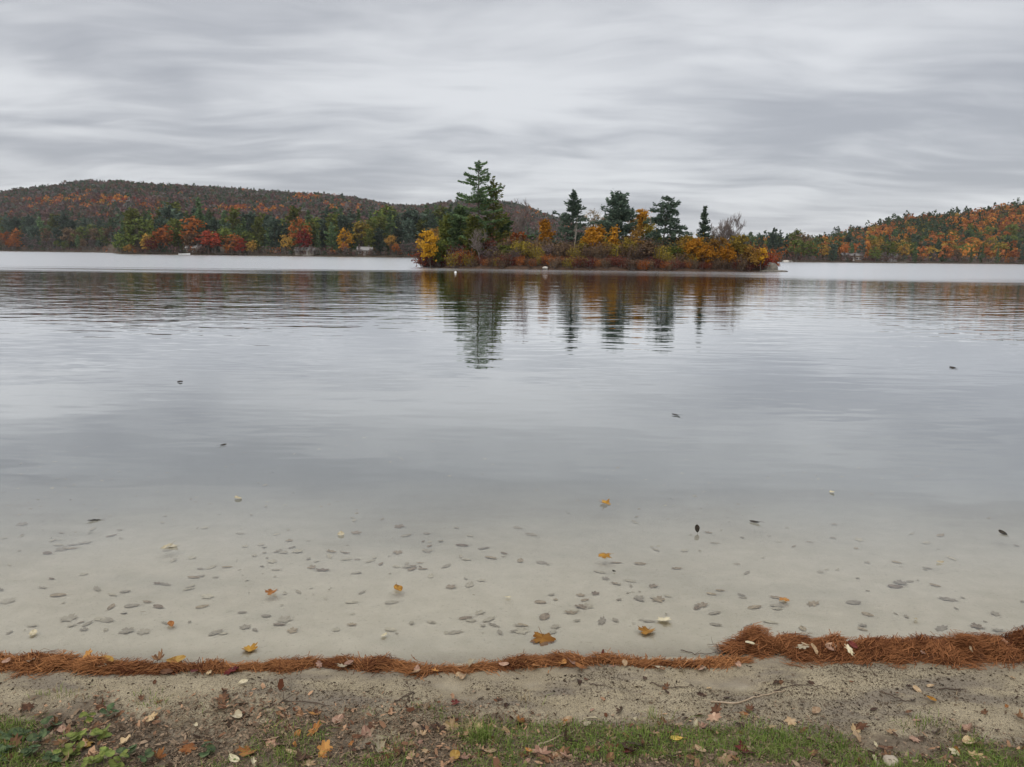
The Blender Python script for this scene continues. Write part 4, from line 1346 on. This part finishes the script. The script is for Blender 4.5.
def leaf_mesh(kind, seed, curl=0.3):
    r = np.random.default_rng(seed)
    nn = 72
    th = np.linspace(0, 2 * math.pi, nn, endpoint=False)
    if kind == 'maple':
        q = th - math.pi / 2
        rr = 0.5 * (0.58 + 0.42 * np.abs(np.cos(2.5 * q)) ** 0.9) * (1 - 0.25 * (np.cos(q) < -0.85))
        rr *= 1 + r.normal(0, 0.05, nn) + 0.11 * np.sin(11 * th + 0.6)
        ox, oy = rr * np.cos(th), rr * np.sin(th)
    elif kind == 'oak':
        rr = 0.5 * (1 + 0.22 * np.cos(7 * th)) * (1 + r.normal(0, 0.04, nn))
        ox, oy = rr * np.cos(th) * 0.55, rr * np.sin(th)
    else:
        ox = 0.30 * np.cos(th) * (1 + 0.12 * np.sin(th)) * (1 - 0.35 * np.abs(np.sin(th)) ** 4)
        oy = 0.5 * np.sin(th)
        ox *= 1 + r.normal(0, 0.03, nn)
    rings = (0.0, 0.35, 0.7, 1.0)
    c1, c2, c3, ph = curl * r.uniform(-0.3, 1.4), curl * r.uniform(-0.6, 1.3), curl * r.uniform(0.2, 1.0), r.uniform(0, 6.28)
    V = []
    for f in rings[1:]:
        x, y = ox * f, oy * f
        z = c1 * x * x * 2.6 + c2 * y * y * 1.8 + c3 * 0.10 * f ** 2 * np.sin(3 * th + ph) + 0.02 * np.abs(x) + r.normal(0, 0.006, nn) * f
        V.append(np.stack([x, y, z], 1))
    V = np.concatenate([np.zeros((1, 3))] + V)
    mb = MB()
    j = np.arange(nn)
    vv_ = r.uniform(0, 1, 8)[(j * 8 // nn)]
    F1 = np.stack([np.zeros(nn, int), 1 + j, 1 + (j + 1) % nn], 1)
    mb.raw(V, F1, vv_)
    mb.f.append(np.stack([1 + j, 1 + nn + j, 1 + nn + (j + 1) % nn, 1 + (j + 1) % nn], 1))
    mb.c.append(vv_)
    mb.f.append(np.stack([1 + nn + j, 1 + 2 * nn + j, 1 + 2 * nn + (j + 1) % nn, 1 + nn + (j + 1) % nn], 1))
    mb.c.append(np.clip(vv_ - 0.15, 0, 1))
    b = V[1 + 2 * nn + int(nn * 0.75)]
    e = b + np.array([r.uniform(-0.12, 0.12), -0.38, r.uniform(0.0, 0.12)])
    mb.tube([b * 0.2, b, (b + e) / 2 + np.array([0.02, 0, 0.02]), e], [0.008, 0.012, 0.010, 0.008], 4, 0.0)
    me = mb.mesh('leaf', True)
    me.materials.append(M['leaf_tan'])
    return me


LEAF = {k_: [leaf_mesh(k_, 200 + i * 7 + len(k_), c) for i, c in enumerate((0.15, 0.5, 0.9, 0.35))] for k_ in ('maple', 'oak', 'oval')}


def leaf(name, x, y, z, size, kind, colr, label, r, cat='leaf', group=None, rx=None, flat=0.15, var=None, rz=None):
    o = bpy.data.objects.new(name, LEAF[kind][r.integers(4) if var is None else var])
    COL.objects.link(o)
    set_mat(o, M['leaf_' + colr])
    put(o, (x, y, z), r.uniform(0, 6.28) if rz is None else rz, (size, size, size), r.normal(0, flat) if rx is None else rx, r.normal(0, flat))
    return tag(o, label, cat, group)


CW = {'tan': 'tan', 'brown': 'brown', 'dark_brown': 'dark brown', 'orange': 'orange', 'yellow': 'yellow', 'red': 'dark red', 'pinkish': 'pinkish tan', 'pale': 'pale', 'grey': 'grey', 'black': 'black', 'amber': 'amber'}
r = np.random.default_rng(300)
# floating on the lake: px, py, size in m, kind, colour, label
for px, py, sz, kd, cc, lb in (
        (605, 503, .085, 'maple', 'amber', 'curled amber leaf floating farthest out of the two above each other'),
        (605.5, 555, .085, 'maple', 'amber', 'curled amber leaf floating directly nearer than its twin further out'),
        (271.5, 592, .065, 'maple', 'orange', 'small orange brown leaf floating in the left shallows'),
        (398, 588, .075, 'oval', 'amber', 'small amber leaf floating left of the centre shallows'),
        (784, 599, .055, 'maple', 'orange', 'small orange brown leaf floating alone off the right needle bank'),
        (543, 638, .115, 'maple', 'amber', 'largest floating leaf, a curled golden maple leaf near the shore'),
        (647, 631, .085, 'maple', 'amber', 'golden maple leaf floating right of the largest floating leaf'),
        (664, 620, .075, 'maple', 'pale', 'flat pale yellow leaf floating beside the golden maple leaf'),
        (94, 520, .075, 'oak', 'black', 'dark curled leaf floating far out on the left'),
        (223, 445, .07, 'oval', 'black', 'tiny black leaf floating far out left of centre'),
        (697, 532, .05, 'oval', 'black', 'dark leaf standing up from the water right of centre'),
        (755, 522, .075, 'oval', 'black', 'flat black leaf floating right of the upright dark leaf'),
        (1003, 533, .07, 'oval', 'black', 'dark leaf floating at the right edge of the lake'),
        (676, 415, .11, 'oval', 'black', 'long dark leaf floating far out near the middle'),
        (953, 368, .14, 'oval', 'black', 'tiny dark leaf floating farthest out on the right'),
        (180, 382, .12, 'oval', 'black', 'tiny dark leaf floating farthest out on the left'),
        (341, 534, .07, 'oval', 'pale', 'pale leaf floating far out left of centre'),
        (238, 498, .08, 'oval', 'pale', 'pale leaf floating beyond the white curled leaves'),
        (166, 546, .075, 'oak', 'pale', 'white curled leaf floating on the left, left one of two'),
        (173, 546, .065, 'oval', 'grey', 'grey leaf touching the white curled leaf on the left'),
        (33, 633, .05, 'oval', 'pale', 'pale leaf floating close to shore at the left edge'),
        (384, 635, .035, 'oval', 'pale', 'tiny pale leaf floating close to shore left of centre'),
        (832, 492, .06, 'oval', 'pale', 'pale leaf floating far out on the right'),
        (508, 597, .035, 'oval', 'pale', 'tiny white leaf floating in the middle shallows'),
        (171, 624, .05, 'oval', 'orange', 'small orange leaf floating near the left needle line'),
        (250, 649, .075, 'maple', 'amber', 'amber maple leaf floating just off the left needle line'),
        (940, 562, .05, 'oval', 'pale', 'pale leaf floating in the right shallows'),
        (916, 619, .03, 'oval', 'pale', 'tiny pale leaf floating off the right needle bank'),
        (614, 571, .025, 'oval', 'black', 'tiny black leaf floating nearer than the amber pair')):
    x, y = ground_at(px, py, 0.006)
    up_ = 'standing up' in lb
    leaf('floating_leaf', x, y, 0.006 if not up_ else 0.03, sz, kd, cc, lb, r, group='leaves floating on the lake', rx=1.3 if up_ else None, flat=0.10, var=(1, 3)[len(lb) % 2] if cc in ('amber', 'orange') else 0)

# leaves on the needle lines and beach that can be told one by one
for px, py, sz, kd, cc, lb, rx in (
        (603, 647, .065, 'oval', 'red', 'dark red leaf standing upright at the waterline', 1.25),
        (158, 656, .07, 'maple', 'brown', 'curled brown leaf at the waterline on the left', None),
        (176, 656, .095, 'oval', 'yellow', 'long yellow leaf lying at the waterline beside the curled brown leaf', None),
        (107, 656, .075, 'oval', 'yellow', 'yellow leaf lying on top of the left needle line', None),
        (87, 651, .06, 'oak', 'orange', 'orange leaf poking up out of the left needle line', 0.9),
        (414, 655, .05, 'oak', 'orange', 'rusty orange leaf poking up behind the needle line left of centre', 0.8),
        (472, 658, .06, 'oval', 'pale', 'pale leaf lying where the needle line splits', None),
        (463, 668, .06, 'oval', 'tan', 'tan leaf lying on the nearest strand of needles', None),
        (676, 744, .055, 'oval', 'yellow', 'bright pale yellow oval leaf lying in the grass', None),
        (972, 748, .10, 'oval', 'tan', 'large tan leaf pointing left in the grass at the right', 0.35),
        (298, 736, .05, 'oval', 'orange', 'bright orange yellow leaf tilted up in a grass tuft', 0.5),
        (188, 749, .075, 'maple', 'orange', 'orange and red maple leaf in the litter at the left', None),
        (248, 755, .085, 'maple', 'orange', 'broad orange maple leaf near the bottom left', None),
        (325, 754, .10, 'oak', 'orange', 'long orange brown leaf lying in front of the grass', None),
        (234, 762, .06, 'oval', 'pale', 'pale oval leaf at the bottom edge left of centre', None),
        (85, 745, .07, 'maple', 'yellow', 'yellow maple leaf among the green broad leaves', None),
        (62, 731, .06, 'oval', 'pinkish', 'pinkish leaf above the green broad leaves', None),
        (236, 714, .07, 'oval', 'pale', 'pale yellow leaf on the edge of the litter', None),
        (223, 697, .085, 'oak', 'brown', 'orange brown leaf pile leaf on the sand left of centre', None),
        (243, 679, .05, 'oval', 'pale', 'pale leaf on grey sand left of centre', None),
        (931, 699, .055, 'oval', 'amber', 'amber leaf on the bare sand at the right', None),
        (816, 711, .06, 'oval', 'tan', 'tan leaf on the sand above the right grass', None),
        (744, 712, .05, 'oval', 'orange', 'orange leaf on the sand edge right of centre', None),
        (716, 709, .07, 'oak', 'brown', 'brown oak leaf at the edge of the right grass', None),
        (587, 726, .045, 'oval', 'pale', 'pale narrow leaf on the sand edge in the middle', None),
        (456, 696, .05, 'maple', 'red', 'dark red crumpled leaf on the sand in the middle', None),
        (455, 760, .07, 'oval', 'yellow', 'yellow leaf in the litter at the bottom middle', None),
        (490, 753, .055, 'oval', 'tan', 'glossy tan leaf in the litter below the grass tuft', None),
        (540, 757, .085, 'oak', 'pinkish', 'pinkish oak leaf in the litter at the bottom middle', None),
        (630, 757, .07, 'maple', 'red', 'dark red maple leaf lying in the grass', None),
        (745, 756, .085, 'maple', 'red', 'red maple leaf at the bottom right of the grass', None),
        (730, 758, .06, 'oval', 'pinkish', 'pinkish leaf touching the red maple leaf', None),
        (700, 755, .06, 'oval', 'tan', 'tan leaf in the grass left of the red maple leaf', None)):
    x, y = ground_at(px, py, 0.05)
    z = float(height(x, y)) + 0.012
    if py < 664 and px < 600:
        z += 0.02
    leaf('fallen_leaf', x, y, z, sz * 0.82, kd, cc, lb, r, group='fallen leaves on the beach', rx=rx)

# the many leaves nothing tells apart, described by colour, shape and where they lie
third = lambda px: 'on the left' if px < 340 else ('in the middle' if px < 680 else 'on the right')
for q in range(46):                                    # on the needle lines
    px = r.uniform(0, 1024)
    row = RIGHT_ROW if px > 745 else LEFT_ROW
    R_ = np.array(row)
    py = np.interp(px, R_[:, 0], R_[:, 1]) + r.uniform(-1, 6)
    cc, kd = r.choice(['pinkish', 'tan', 'pinkish', 'pale', 'brown', 'red', 'orange']), r.choice(['oval', 'oval', 'oak'])
    x, y = ground_at(px, py, 0.03)
    leaf('fallen_leaf', x, y, float(height(x, y)) + np.interp(px, R_[:, 0], R_[:, 3]) * 0.8 + 0.006, r.uniform(0.03, 0.06), kd, cc, f'{CW[cc]} {"oak" if kd == "oak" else "oval"} leaf caught in the pine needles {third(px)}', r,
         group='leaves caught in the pine needles', flat=0.3)
for q in range(190):
    px, py = r.uniform(-10, 1034), 767 - 66 * r.random() ** 1.25
    if py < 712 and r.random() < 0.75 and not (120 < px < 340):
        continue
    cc = r.choice(['brown', 'brown', 'tan', 'pinkish', 'dark_brown', 'dark_brown', 'orange', 'tan', 'brown', 'pale', 'brown', 'pinkish'])
    kd = r.choice(['oval', 'oak', 'maple', 'oak'])
    x, y = ground_at(px, py, 0.05)
    leaf('fallen_leaf', x, y, float(height(x, y)) + r.uniform(0.004, 0.016), r.uniform(0.022, 0.062), kd, cc, f'{CW[cc]} {kd} leaf in the grass and litter {third(px)}', r, group='leaves in the grass and litter', flat=0.35)
for q in range(30):
    px, py = r.uniform(0, 1024), r.uniform(672, 712)
    cc, kd = r.choice(['brown', 'dark_brown', 'tan', 'dark_brown', 'pinkish']), r.choice(['oval', 'oak'])
    x, y = ground_at(px, py, 0.04)
    leaf('fallen_leaf', x, y, float(height(x, y)) + 0.005, r.uniform(0.018, 0.04), kd, cc, f'small {CW[cc]} {kd} leaf on the bare sand {third(px)}', r, group='leaves on the bare sand', flat=0.25)
# sunken leaves lying on the lake bed
cl_c = np.stack([r.uniform(0, 1024, 26), r.uniform(530, 640, 26)], 1)
for q in range(290):
    if q % 2:
        c = cl_c[r.integers(26)]
        px, py = c[0] + r.normal(0, 45), c[1] + r.normal(0, 9)
    else:
        px, py = r.uniform(-15, 1040), 645 - 125 * r.random() ** 1.3
    if py > 648 or py < 505:
        continue
    x, y = ground_at(px, py, -0.06)
    zb = float(height(x, y))
    x, y = ground_at(px, py, zb)
    zb = float(height(x, y))
    if zb > -0.012:
        continue
    kd = r.choice(['oval', 'oak', 'oval', 'maple'])
    q_sz = r.uniform(0.03, 0.085)
    leaf('sunken_leaf', x, y, zb + 0.005, q_sz, kd, 'grey' if r.random() < 0.7 else 'drab', f'dull {kd} leaf sunk on the sandy lake bed {third(px)}', r, group='leaves sunk on the lake bed', flat=0.03, var=(0, 3)[q % 2], rz=r.normal(1.57, 0.7)).scale = (q_sz * r.uniform(0.5, 1.0), q_sz, q_sz * 0.35)

# ---- twigs and small debris
M['twig'] = rough_mat('twig_bark', (0.05, 0.035, 0.026), (0.13, 0.095, 0.07), 20)
M['twig_pale'] = rough_mat('twig_pale', (0.28, 0.21, 0.14), (0.42, 0.33, 0.24), 20)


def twig(path, rad, mat, label, lift=0.006, branches=0, seed=0, arch=0.0):
    r_ = np.random.default_rng(seed)
    P = []
    for q, (a, b) in enumerate(path):
        x, y = ground_at(a, b, 0.05)
        P.append((x, y, float(height(x, y)) + lift + arch * math.sin(math.pi * q / (len(path) - 1))))
    P = np.array(P)
    t = np.linspace(0, 1, 14)
    s_ = np.linspace(0, 1, len(P))
    Q = np.stack([np.interp(t, s_, P[:, c]) for c in range(3)], 1) + r_.normal(0, 0.0022, (14, 3))
    o = empty('twig', P[0])
    mb = MB()
    mb.tube(Q - P[0], np.linspace(rad, rad * 0.45, 14), 6)
    mb.build('stem', M[mat], o, smooth=True)
    for b in range(branches):
        i0 = r_.integers(3, 11)
        e = Q[i0] + np.array([r_.normal(0, 0.04), r_.normal(0, 0.04), r_.uniform(0.0, 0.03)])
        bb = MB()
        bb.tube(np.stack([Q[i0], (Q[i0] + e) / 2 + r_.normal(0, 0.004, 3), e]) - P[0], [rad * 0.5, rad * 0.4, rad * 0.25], 5)
        bb.build('side_shoot', M[mat], o, smooth=True)
    return tag(o, label, 'twig', 'twigs on the beach')


twig([(711, 696), (735, 698), (752, 694), (766, 689), (785, 687)], .004, 'twig_pale', 'long pale curved twig on the sand right of centre', branches=1, seed=1)
twig([(538, 748), (556, 738), (575, 731)], .004, 'twig_pale', 'straight pale stick lying below the sand in the middle', seed=2)
twig([(340, 757), (362, 749), (392, 740)], .003, 'twig', 'thin dark stick rising to the right in the bottom litter', seed=3, branches=1)
twig([(272, 725), (274, 716), (273, 711)], .0022, 'twig', 'short dark hooked twig standing on bare sand at the left', arch=0.035, seed=4)
twig([(262, 707), (285, 697), (315, 697), (330, 702)], .0028, 'twig', 'dark crooked twig on the sand left of centre', branches=3, seed=5)
twig([(650, 676), (668, 681), (690, 680)], .0028, 'twig', 'dark twig lying flat below the needle line in the middle', branches=1, seed=6)
twig([(590, 678), (606, 681)], .0026, 'twig', 'short dark twig below the needle line right of the grass tuft', seed=7)
twig([(775, 684), (800, 681), (830, 684)], .0026, 'twig', 'thin brown twig under the right needle bank', branches=2, seed=8)
twig([(880, 690), (897, 696), (912, 699)], .0032, 'twig', 'brown twig pointing at the amber leaf', branches=2, seed=9)
twig([(940, 684), (962, 682), (958, 688)], .003, 'twig', 'dark bent twig on the sand at the right', branches=1, seed=10)
twig([(395, 694), (415, 684), (410, 700)], .0028, 'twig', 'dark forked twig on the sand left of the grass tuft', branches=3, seed=11)
twig([(722, 647), (716, 638), (707, 634)], .002, 'twig', 'thin twig standing in the shallows beside the needle bank', arch=0.02, branches=2, seed=12)
twig([(680, 640), (700, 645), (722, 642)], .002, 'twig', 'thin twig lying in the shallows left of the needle bank', branches=2, seed=13)
twig([(180, 745), (205, 741), (236, 744)], .003, 'twig', 'dark twig lying in the left litter', branches=2, seed=14)

M['stone_pale'] = rough_mat('pale_stone', (0.30, 0.25, 0.19), (0.44, 0.38, 0.30), 14, bump=0.2)
x, y = ground_at(890, 766, 0.06)
rock('stone', (x, y, float(height(x, y)) + 0.012), (0.024, 0.02, 0.015), 'stone_pale', 12, 'smooth pale stone at the bottom edge of the grass', 'stone')


def flakes(name, X, Y, size, elong, lift, tilt, ca, cb, seed, label, cat):
    r_ = np.random.default_rng(seed)
    k = len(X)
    Z = height(X, Y) + r_.uniform(0.2, 1, k) * lift
    a0 = r_.uniform(0, 6.28, k)
    t = np.linspace(0, 2 * math.pi, 5, endpoint=False)
    rr = r_.uniform(0.6, 1.15, (k, 5)) * size[:, None]
    lx, ly = rr * np.cos(t), rr * np.sin(t) * elong[:, None]
    lz = r_.normal(0, 0.12, (k, 5)) * size[:, None] + lx * np.tan(np.clip(r_.normal(0, tilt, k), -0.9, 0.9))[:, None]
    P = np.stack([X[:, None] + lx * np.cos(a0)[:, None] - ly * np.sin(a0)[:, None], Y[:, None] + lx * np.sin(a0)[:, None] + ly * np.cos(a0)[:, None], Z[:, None] + lz], -1)
    mb = MB()
    mb.polys(P, r_.random(k))
    o = mb.build(name, leaf_mat(name, ca, cb, 0.05, 0.0))
    return tag(o, label, cat, kind='stuff')


def thin(X, Y, p, r_):
    k = r_.random(len(X)) < p
    return X[k], Y[k]


r = np.random.default_rng(401)
ed = lambda X, Y: Y + (fbm(X * 2.2, Y * 2.2, 61, 3) - 0.5) * 0.5 + 0.04 * X
k = 120000
X, Y = r.uniform(-2.8, 2.8, k), r.uniform(2.35, 3.2, k)
X, Y = thin(X, Y, 0.2 + 0.8 * sstep(0.42, 0.68, fbm(X * 3.2, Y * 5, 71, 4)), r)
hz_ = height(X, Y)
X, Y = X[hz_ > 0.006], Y[hz_ > 0.006]
k = len(X)
flakes('debris', X, Y, r.uniform(0.0012, 0.0042, k) * (1 + 1.6 * (r.random(k) < 0.06)), r.uniform(0.2, 0.7, k), 0.003, 0.2, (0.022, 0.017, 0.013), (0.15, 0.11, 0.08), 1, 'tiny dark bits of bark and twig strewn over the sand', 'debris')
k = 190000
X, Y = r.uniform(-2.6, 2.6, k), r.uniform(1.8, 2.85, k)
X, Y = thin(X, Y, sstep(2.68, 2.44, ed(X, Y)) * (0.55 + 0.45 * sstep(0.35, 0.6, fbm(X * 6, Y * 6, 81, 3))) + 0.02, r)
k = len(X)
flakes('leaf_litter', X, Y, 0.0035 * np.exp(r.normal(0, 0.55, k)) * (1 + 0.8 * (r.random(k) < 0.05)), r.uniform(0.12, 0.75, k), 0.010, 0.28, (0.035, 0.024, 0.017), (0.31, 0.225, 0.15), 2, 'brown crumbled leaf litter behind the beach', 'leaf litter')


k = 1500
X, Y = r.uniform(-4.5, 4.5, k), r.uniform(3.3, 8.5, k)
X, Y = thin(X, Y, sstep(8.5, 5.0, Y) * 0.1 + 0.9 * sstep(0.45, 0.65, fbm(X * 1.5, Y * 2.2, 97, 3)), r)
k = len(X)
flakes('sunken_litter', X, Y, r.uniform(0.006, 0.024, k), r.uniform(0.3, 0.9, k), 0.008, 0.1, (0.27, 0.23, 0.175), (0.45, 0.40, 0.31), 3, 'small drowned leaf scraps scattered over the sandy lake bed', 'leaf litter')

# ---- grass and broad leaved ground cover
def blades(mb, X, Y, H, W, lean, r_, spread=None):
    k = len(X)
    Z = height(X, Y) - 0.004
    a = r_.uniform(0, 6.28, k)
    ln = np.abs(r_.normal(0, lean, k))
    d = np.stack([np.cos(a), np.sin(a)], 1)
    if spread is not None:
        d = unit(d * 0.6 + spread)
        ln = ln + np.linalg.norm(spread, axis=1) * 0.5
    s_ = np.stack([-d[:, 1], d[:, 0]], 1) * (W / 2)[:, None]
    B = np.stack([X, Y, Z], 1)
    mid_ = B + np.stack([d[:, 0] * ln * H * 0.3, d[:, 1] * ln * H * 0.3, H * 0.62], 1)
    tip_ = B + np.stack([d[:, 0] * ln * H * 1.0, d[:, 1] * ln * H * 1.0, H * (1 - 0.35 * np.minimum(ln, 1.2))], 1)
    s3 = np.concatenate([s_, np.zeros((k, 1))], 1)
    v_ = r_.random(k)
    mb.polys(np.stack([B - s3, B + s3, mid_ + s3 * 0.8, mid_ - s3 * 0.8], 1), v_)
    mb.polys(np.stack([mid_ - s3 * 0.8, mid_ + s3 * 0.8, tip_], 1), v_)


M['grass'] = leaf_mat('grass', (0.085, 0.13, 0.027), (0.26, 0.33, 0.085), 0.35, 0.0)
M['straw'] = leaf_mat('straw', (0.26, 0.19, 0.10), (0.42, 0.34, 0.20), 0.3, 0.0)
M['clover'] = leaf_mat('ground_leaf', (0.06, 0.10, 0.035), (0.16, 0.22, 0.08), 0.25, 0.0)
M['broad_leaf'] = leaf_mat('broad_leaf', (0.045, 0.075, 0.035), (0.13, 0.17, 0.075), 0.25, 0.25, gloss=0.3)


def grass_p(X, Y):
    p_ = 512 + F_PX * X / np.maximum(Y, 1) * 0.95
    base_ = np.interp(p_, [-200, 0, 110, 150, 330, 360, 430, 545, 580, 1300], [0.65, 0.7, 0.55, 0.22, 0.2, 0.45, 0.35, 0.5, 0.8, 0.85])
    return sstep(2.62, 2.46, ed(X, Y) + 0.02) * sstep(0.40, 0.60, fbm(X * 4, Y * 4, 91, 3) + (base_ - 0.5) * 0.35) * base_


k = 170000
X, Y = r.uniform(-2.6, 2.6, k), r.uniform(1.7, 2.75, k)
X, Y = thin(X, Y, grass_p(X, Y), r)
mb = MB()
blades(mb, X, Y, r.uniform(0.012, 0.042, len(X)), r.uniform(0.0014, 0.003, len(X)), 0.8, r)
tag(mb.build('grass', M['grass']), 'short green grass growing through the litter', 'grass', kind='stuff')
k = 30000
X, Y = r.uniform(-2.6, 2.6, k), r.uniform(1.7, 2.75, k)
X, Y = thin(X, Y, grass_p(X, Y) * 0.9, r)
k = len(X)
C = np.stack([X, Y, height(X, Y) + r.uniform(0.002, 0.014, k)], 1)
mb = MB()
d = unit(np.stack([r.normal(size=k), r.normal(size=k), r.normal(0, 0.3, k)], 1))
e = unit(np.cross(d, np.stack([r.normal(0, 0.3, k), r.normal(0, 0.3, k), np.ones(k)], 1)))
sz = r.uniform(0.002, 0.006, k)[:, None]
mb.diamonds(C, d * sz, e * sz * 0.75, r.random(k))
tag(mb.build('ground_cover', M['clover']), 'tiny green clover like leaves low in the grass', 'ground cover', kind='stuff')

k = 9000
X, Y = r.uniform(-2.6, 2.6, k), r.uniform(1.8, 2.85, k)
X, Y = thin(X, Y, sstep(2.72, 2.48, ed(X, Y)) * (0.06 + 0.94 * sstep(0.44, 0.62, fbm(X * 3.5 + 7, Y * 5, 87, 3))) * (0.35 + 0.65 * sstep(0.3, -0.5, X)) + 0.006, r)
k = len(X)
flakes('leaf_scraps', X, Y, 0.008 * np.exp(r.normal(0, 0.4, k)), r.uniform(0.25, 0.8, k), 0.02, 0.5, (0.075, 0.028, 0.016), (0.44, 0.27, 0.165), 4, 'reddish brown broken leaves heaped in the litter', 'leaf litter')
k = 26000
X, Y = r.uniform(-2.6, 2.6, k), r.uniform(1.8, 2.85, k)
X, Y = thin(X, Y, sstep(2.70, 2.46, ed(X, Y)) * (0.15 + 0.85 * sstep(0.42, 0.6, fbm(X * 5 + 3, Y * 5, 95, 3))) * 0.5 + 0.01, r)
k = len(X)
a = r.uniform(0, 6.28, k)
dv = np.stack([np.cos(a), np.sin(a), r.normal(0.12, 0.2, k)], 1)
sv_ = unit(np.cross(dv, np.array([0, 0, 1.0])))
Ls, Ws = r.uniform(0.008, 0.032, k)[:, None], r.uniform(0.0006, 0.0013, k)[:, None]
Bp = np.stack([X, Y, height(X, Y) + r.uniform(0.002, 0.012, k)], 1)
mb = MB()
md = Bp + sv_ * r.normal(0, 0.2, (k, 1)) * Ls
mb.polys(np.stack([Bp - dv * Ls - sv_ * Ws, Bp - dv * Ls + sv_ * Ws, md + sv_ * Ws, md - sv_ * Ws], 1), r.random(k))
mb.polys(np.stack([md - sv_ * Ws, md + sv_ * Ws, Bp + dv * Ls + sv_ * Ws * 0.4, Bp + dv * Ls - sv_ * Ws * 0.4], 1), r.random(k))
tag(mb.build('dry_grass', leaf_mat('dead_grass', (0.07, 0.05, 0.03), (0.36, 0.28, 0.17), 0.2, 0.0)), 'dead grass strands lying in the leaf litter', 'dry grass', kind='stuff')
M['broad_leaf_pale'] = leaf_mat('broad_leaf_pale', (0.12, 0.16, 0.035), (0.24, 0.27, 0.07), 0.25, 0.25, gloss=0.3)

# single broad green leaves of low plants, bottom left
BL = [leaf_mesh('oval', 700 + i, 0.5) for i in range(3)]
plants = [(6, 752), (30, 757), (52, 764), (75, 752), (105, 760), (128, 758), (24, 733), (52, 722), (88, 716), (78, 739), (108, 712), (40, 742), (8, 735), (100, 735), (120, 766), (145, 762), (205, 752), (0, 763), (62, 757), (90, 768)]
for q, (px, py) in enumerate(plants):
    x, y = ground_at(px, py, 0.06)
    z = float(height(x, y))
    o = put(empty('weed_plant'), (x, y, z), r.uniform(0, 6.28))
    for w_ in range(r.integers(5, 10)):
        a = w_ * 1.25 + r.uniform(0, 0.5)
        lf = bpy.data.objects.new('leaf', BL[w_ % 3])
        COL.objects.link(lf)
        lf.parent = o
        set_mat(lf, M['broad_leaf' if q % 5 < 3 else 'broad_leaf_pale'])
        s_ = r.uniform(0.016, 0.038)
        put(lf, (math.cos(a) * s_ * 0.55, math.sin(a) * s_ * 0.55, r.uniform(0.008, 0.04)), a - math.pi / 2 + r.normal(0, 0.4), (s_ * 1.4, s_, s_), r.uniform(-0.4, 0.7), r.normal(0, 0.3))
    tag(o, f'{ORD[q]} low weed with broad green leaves, {"bottom left corner" if px < 60 else "left litter"}, from the front' if False else 'low weed with broad green leaves in the litter at the bottom left', 'plant', 'broad leaved weeds at the bottom left')


def tuft(px, py, k, H, label, straw=0.2, rad=0.03, seed=0):
    r_ = np.random.default_rng(seed)
    x, y = ground_at(px, py, 0.05)
    o = empty('grass_tuft', (0, 0, 0))
    for mt, kk, nm in (('grass', int(k * (1 - straw)), 'green_blade'), ('straw', int(k * straw) + 1, 'dry_blade')):
        X, Y = x + r_.normal(0, rad, kk), y + r_.normal(0, rad * 0.7, kk)
        sp_ = np.stack([(X - x) / rad, (Y - y) / rad], 1) * 0.45
        b_ = MB()
        blades(b_, X, Y, r_.uniform(0.5, 1.0, kk) * H, np.full(kk, 0.0022), 0.5, r_, sp_)
        b_.v = [v_ - np.array([x, y, 0]) for v_ in b_.v]
        c = b_.build(nm, M[mt], o)
        if kk > 1:
            tag(c, kind='stuff')
    o.location = (x, y, 0)
    return tag(o, label, 'grass tuft', 'grass tufts on the beach')


tuft(482, 738, 170, 0.085, 'largest green grass tuft at the sand edge in the middle', 0.12, 0.032, 1)
tuft(466, 733, 40, 0.08, 'brown dry grass touching the largest green tuft', 0.8, 0.02, 2)
tuft(655, 722, 45, 0.07, 'sparse olive grass tuft at the sand edge right of centre', 0.5, 0.03, 3)
tuft(527, 697, 16, 0.07, 'few straw blades standing on the bare sand in the middle', 0.8, 0.035, 4)
tuft(428, 703, 26, 0.04, 'small dull tuft on the sand left of the largest green tuft', 0.5, 0.03, 5)
tuft(300, 740, 90, 0.05, 'green tuft around the bright orange yellow leaf', 0.3, 0.04, 6)
tuft(292, 762, 90, 0.05, 'bright green tuft at the bottom edge left of centre', 0.1, 0.035, 7)
tuft(152, 697, 60, 0.035, 'small green tuft on the sand edge at the left', 0.4, 0.035, 8)
tuft(60, 690, 60, 0.035, 'mossy grass tuft below the left needle line', 0.4, 0.05, 9)
tuft(400, 750, 120, 0.04, 'green tuft in the litter left of the largest tuft', 0.25, 0.05, 10)
tuft(765, 740, 140, 0.045, 'bright green tuft in the grass right of centre', 0.1, 0.05, 11)
tuft(925, 725, 90, 0.04, 'green tuft on the sand edge at the right', 0.2, 0.05, 12)

# ---- the air between here and the hills
m, n, l = new_mat('haze_air')
pv = N(n, 'ShaderNodeVolumePrincipled')
pv.inputs['Color'].default_value = (0.93, 0.95, 1.0, 1)
pv.inputs['Density'].default_value = 0.00006
pv.inputs['Anisotropy'].default_value = 0.0
l.new(pv.outputs[0], N(n, 'ShaderNodeOutputMaterial').inputs['Volume'])
mb = MB()
mb.box((-5800, -60, -12), (5800, 5600, 190))
tag(mb.build('haze', m), 'thin pale autumn haze over the lake and hills', 'haze', kind='stuff')
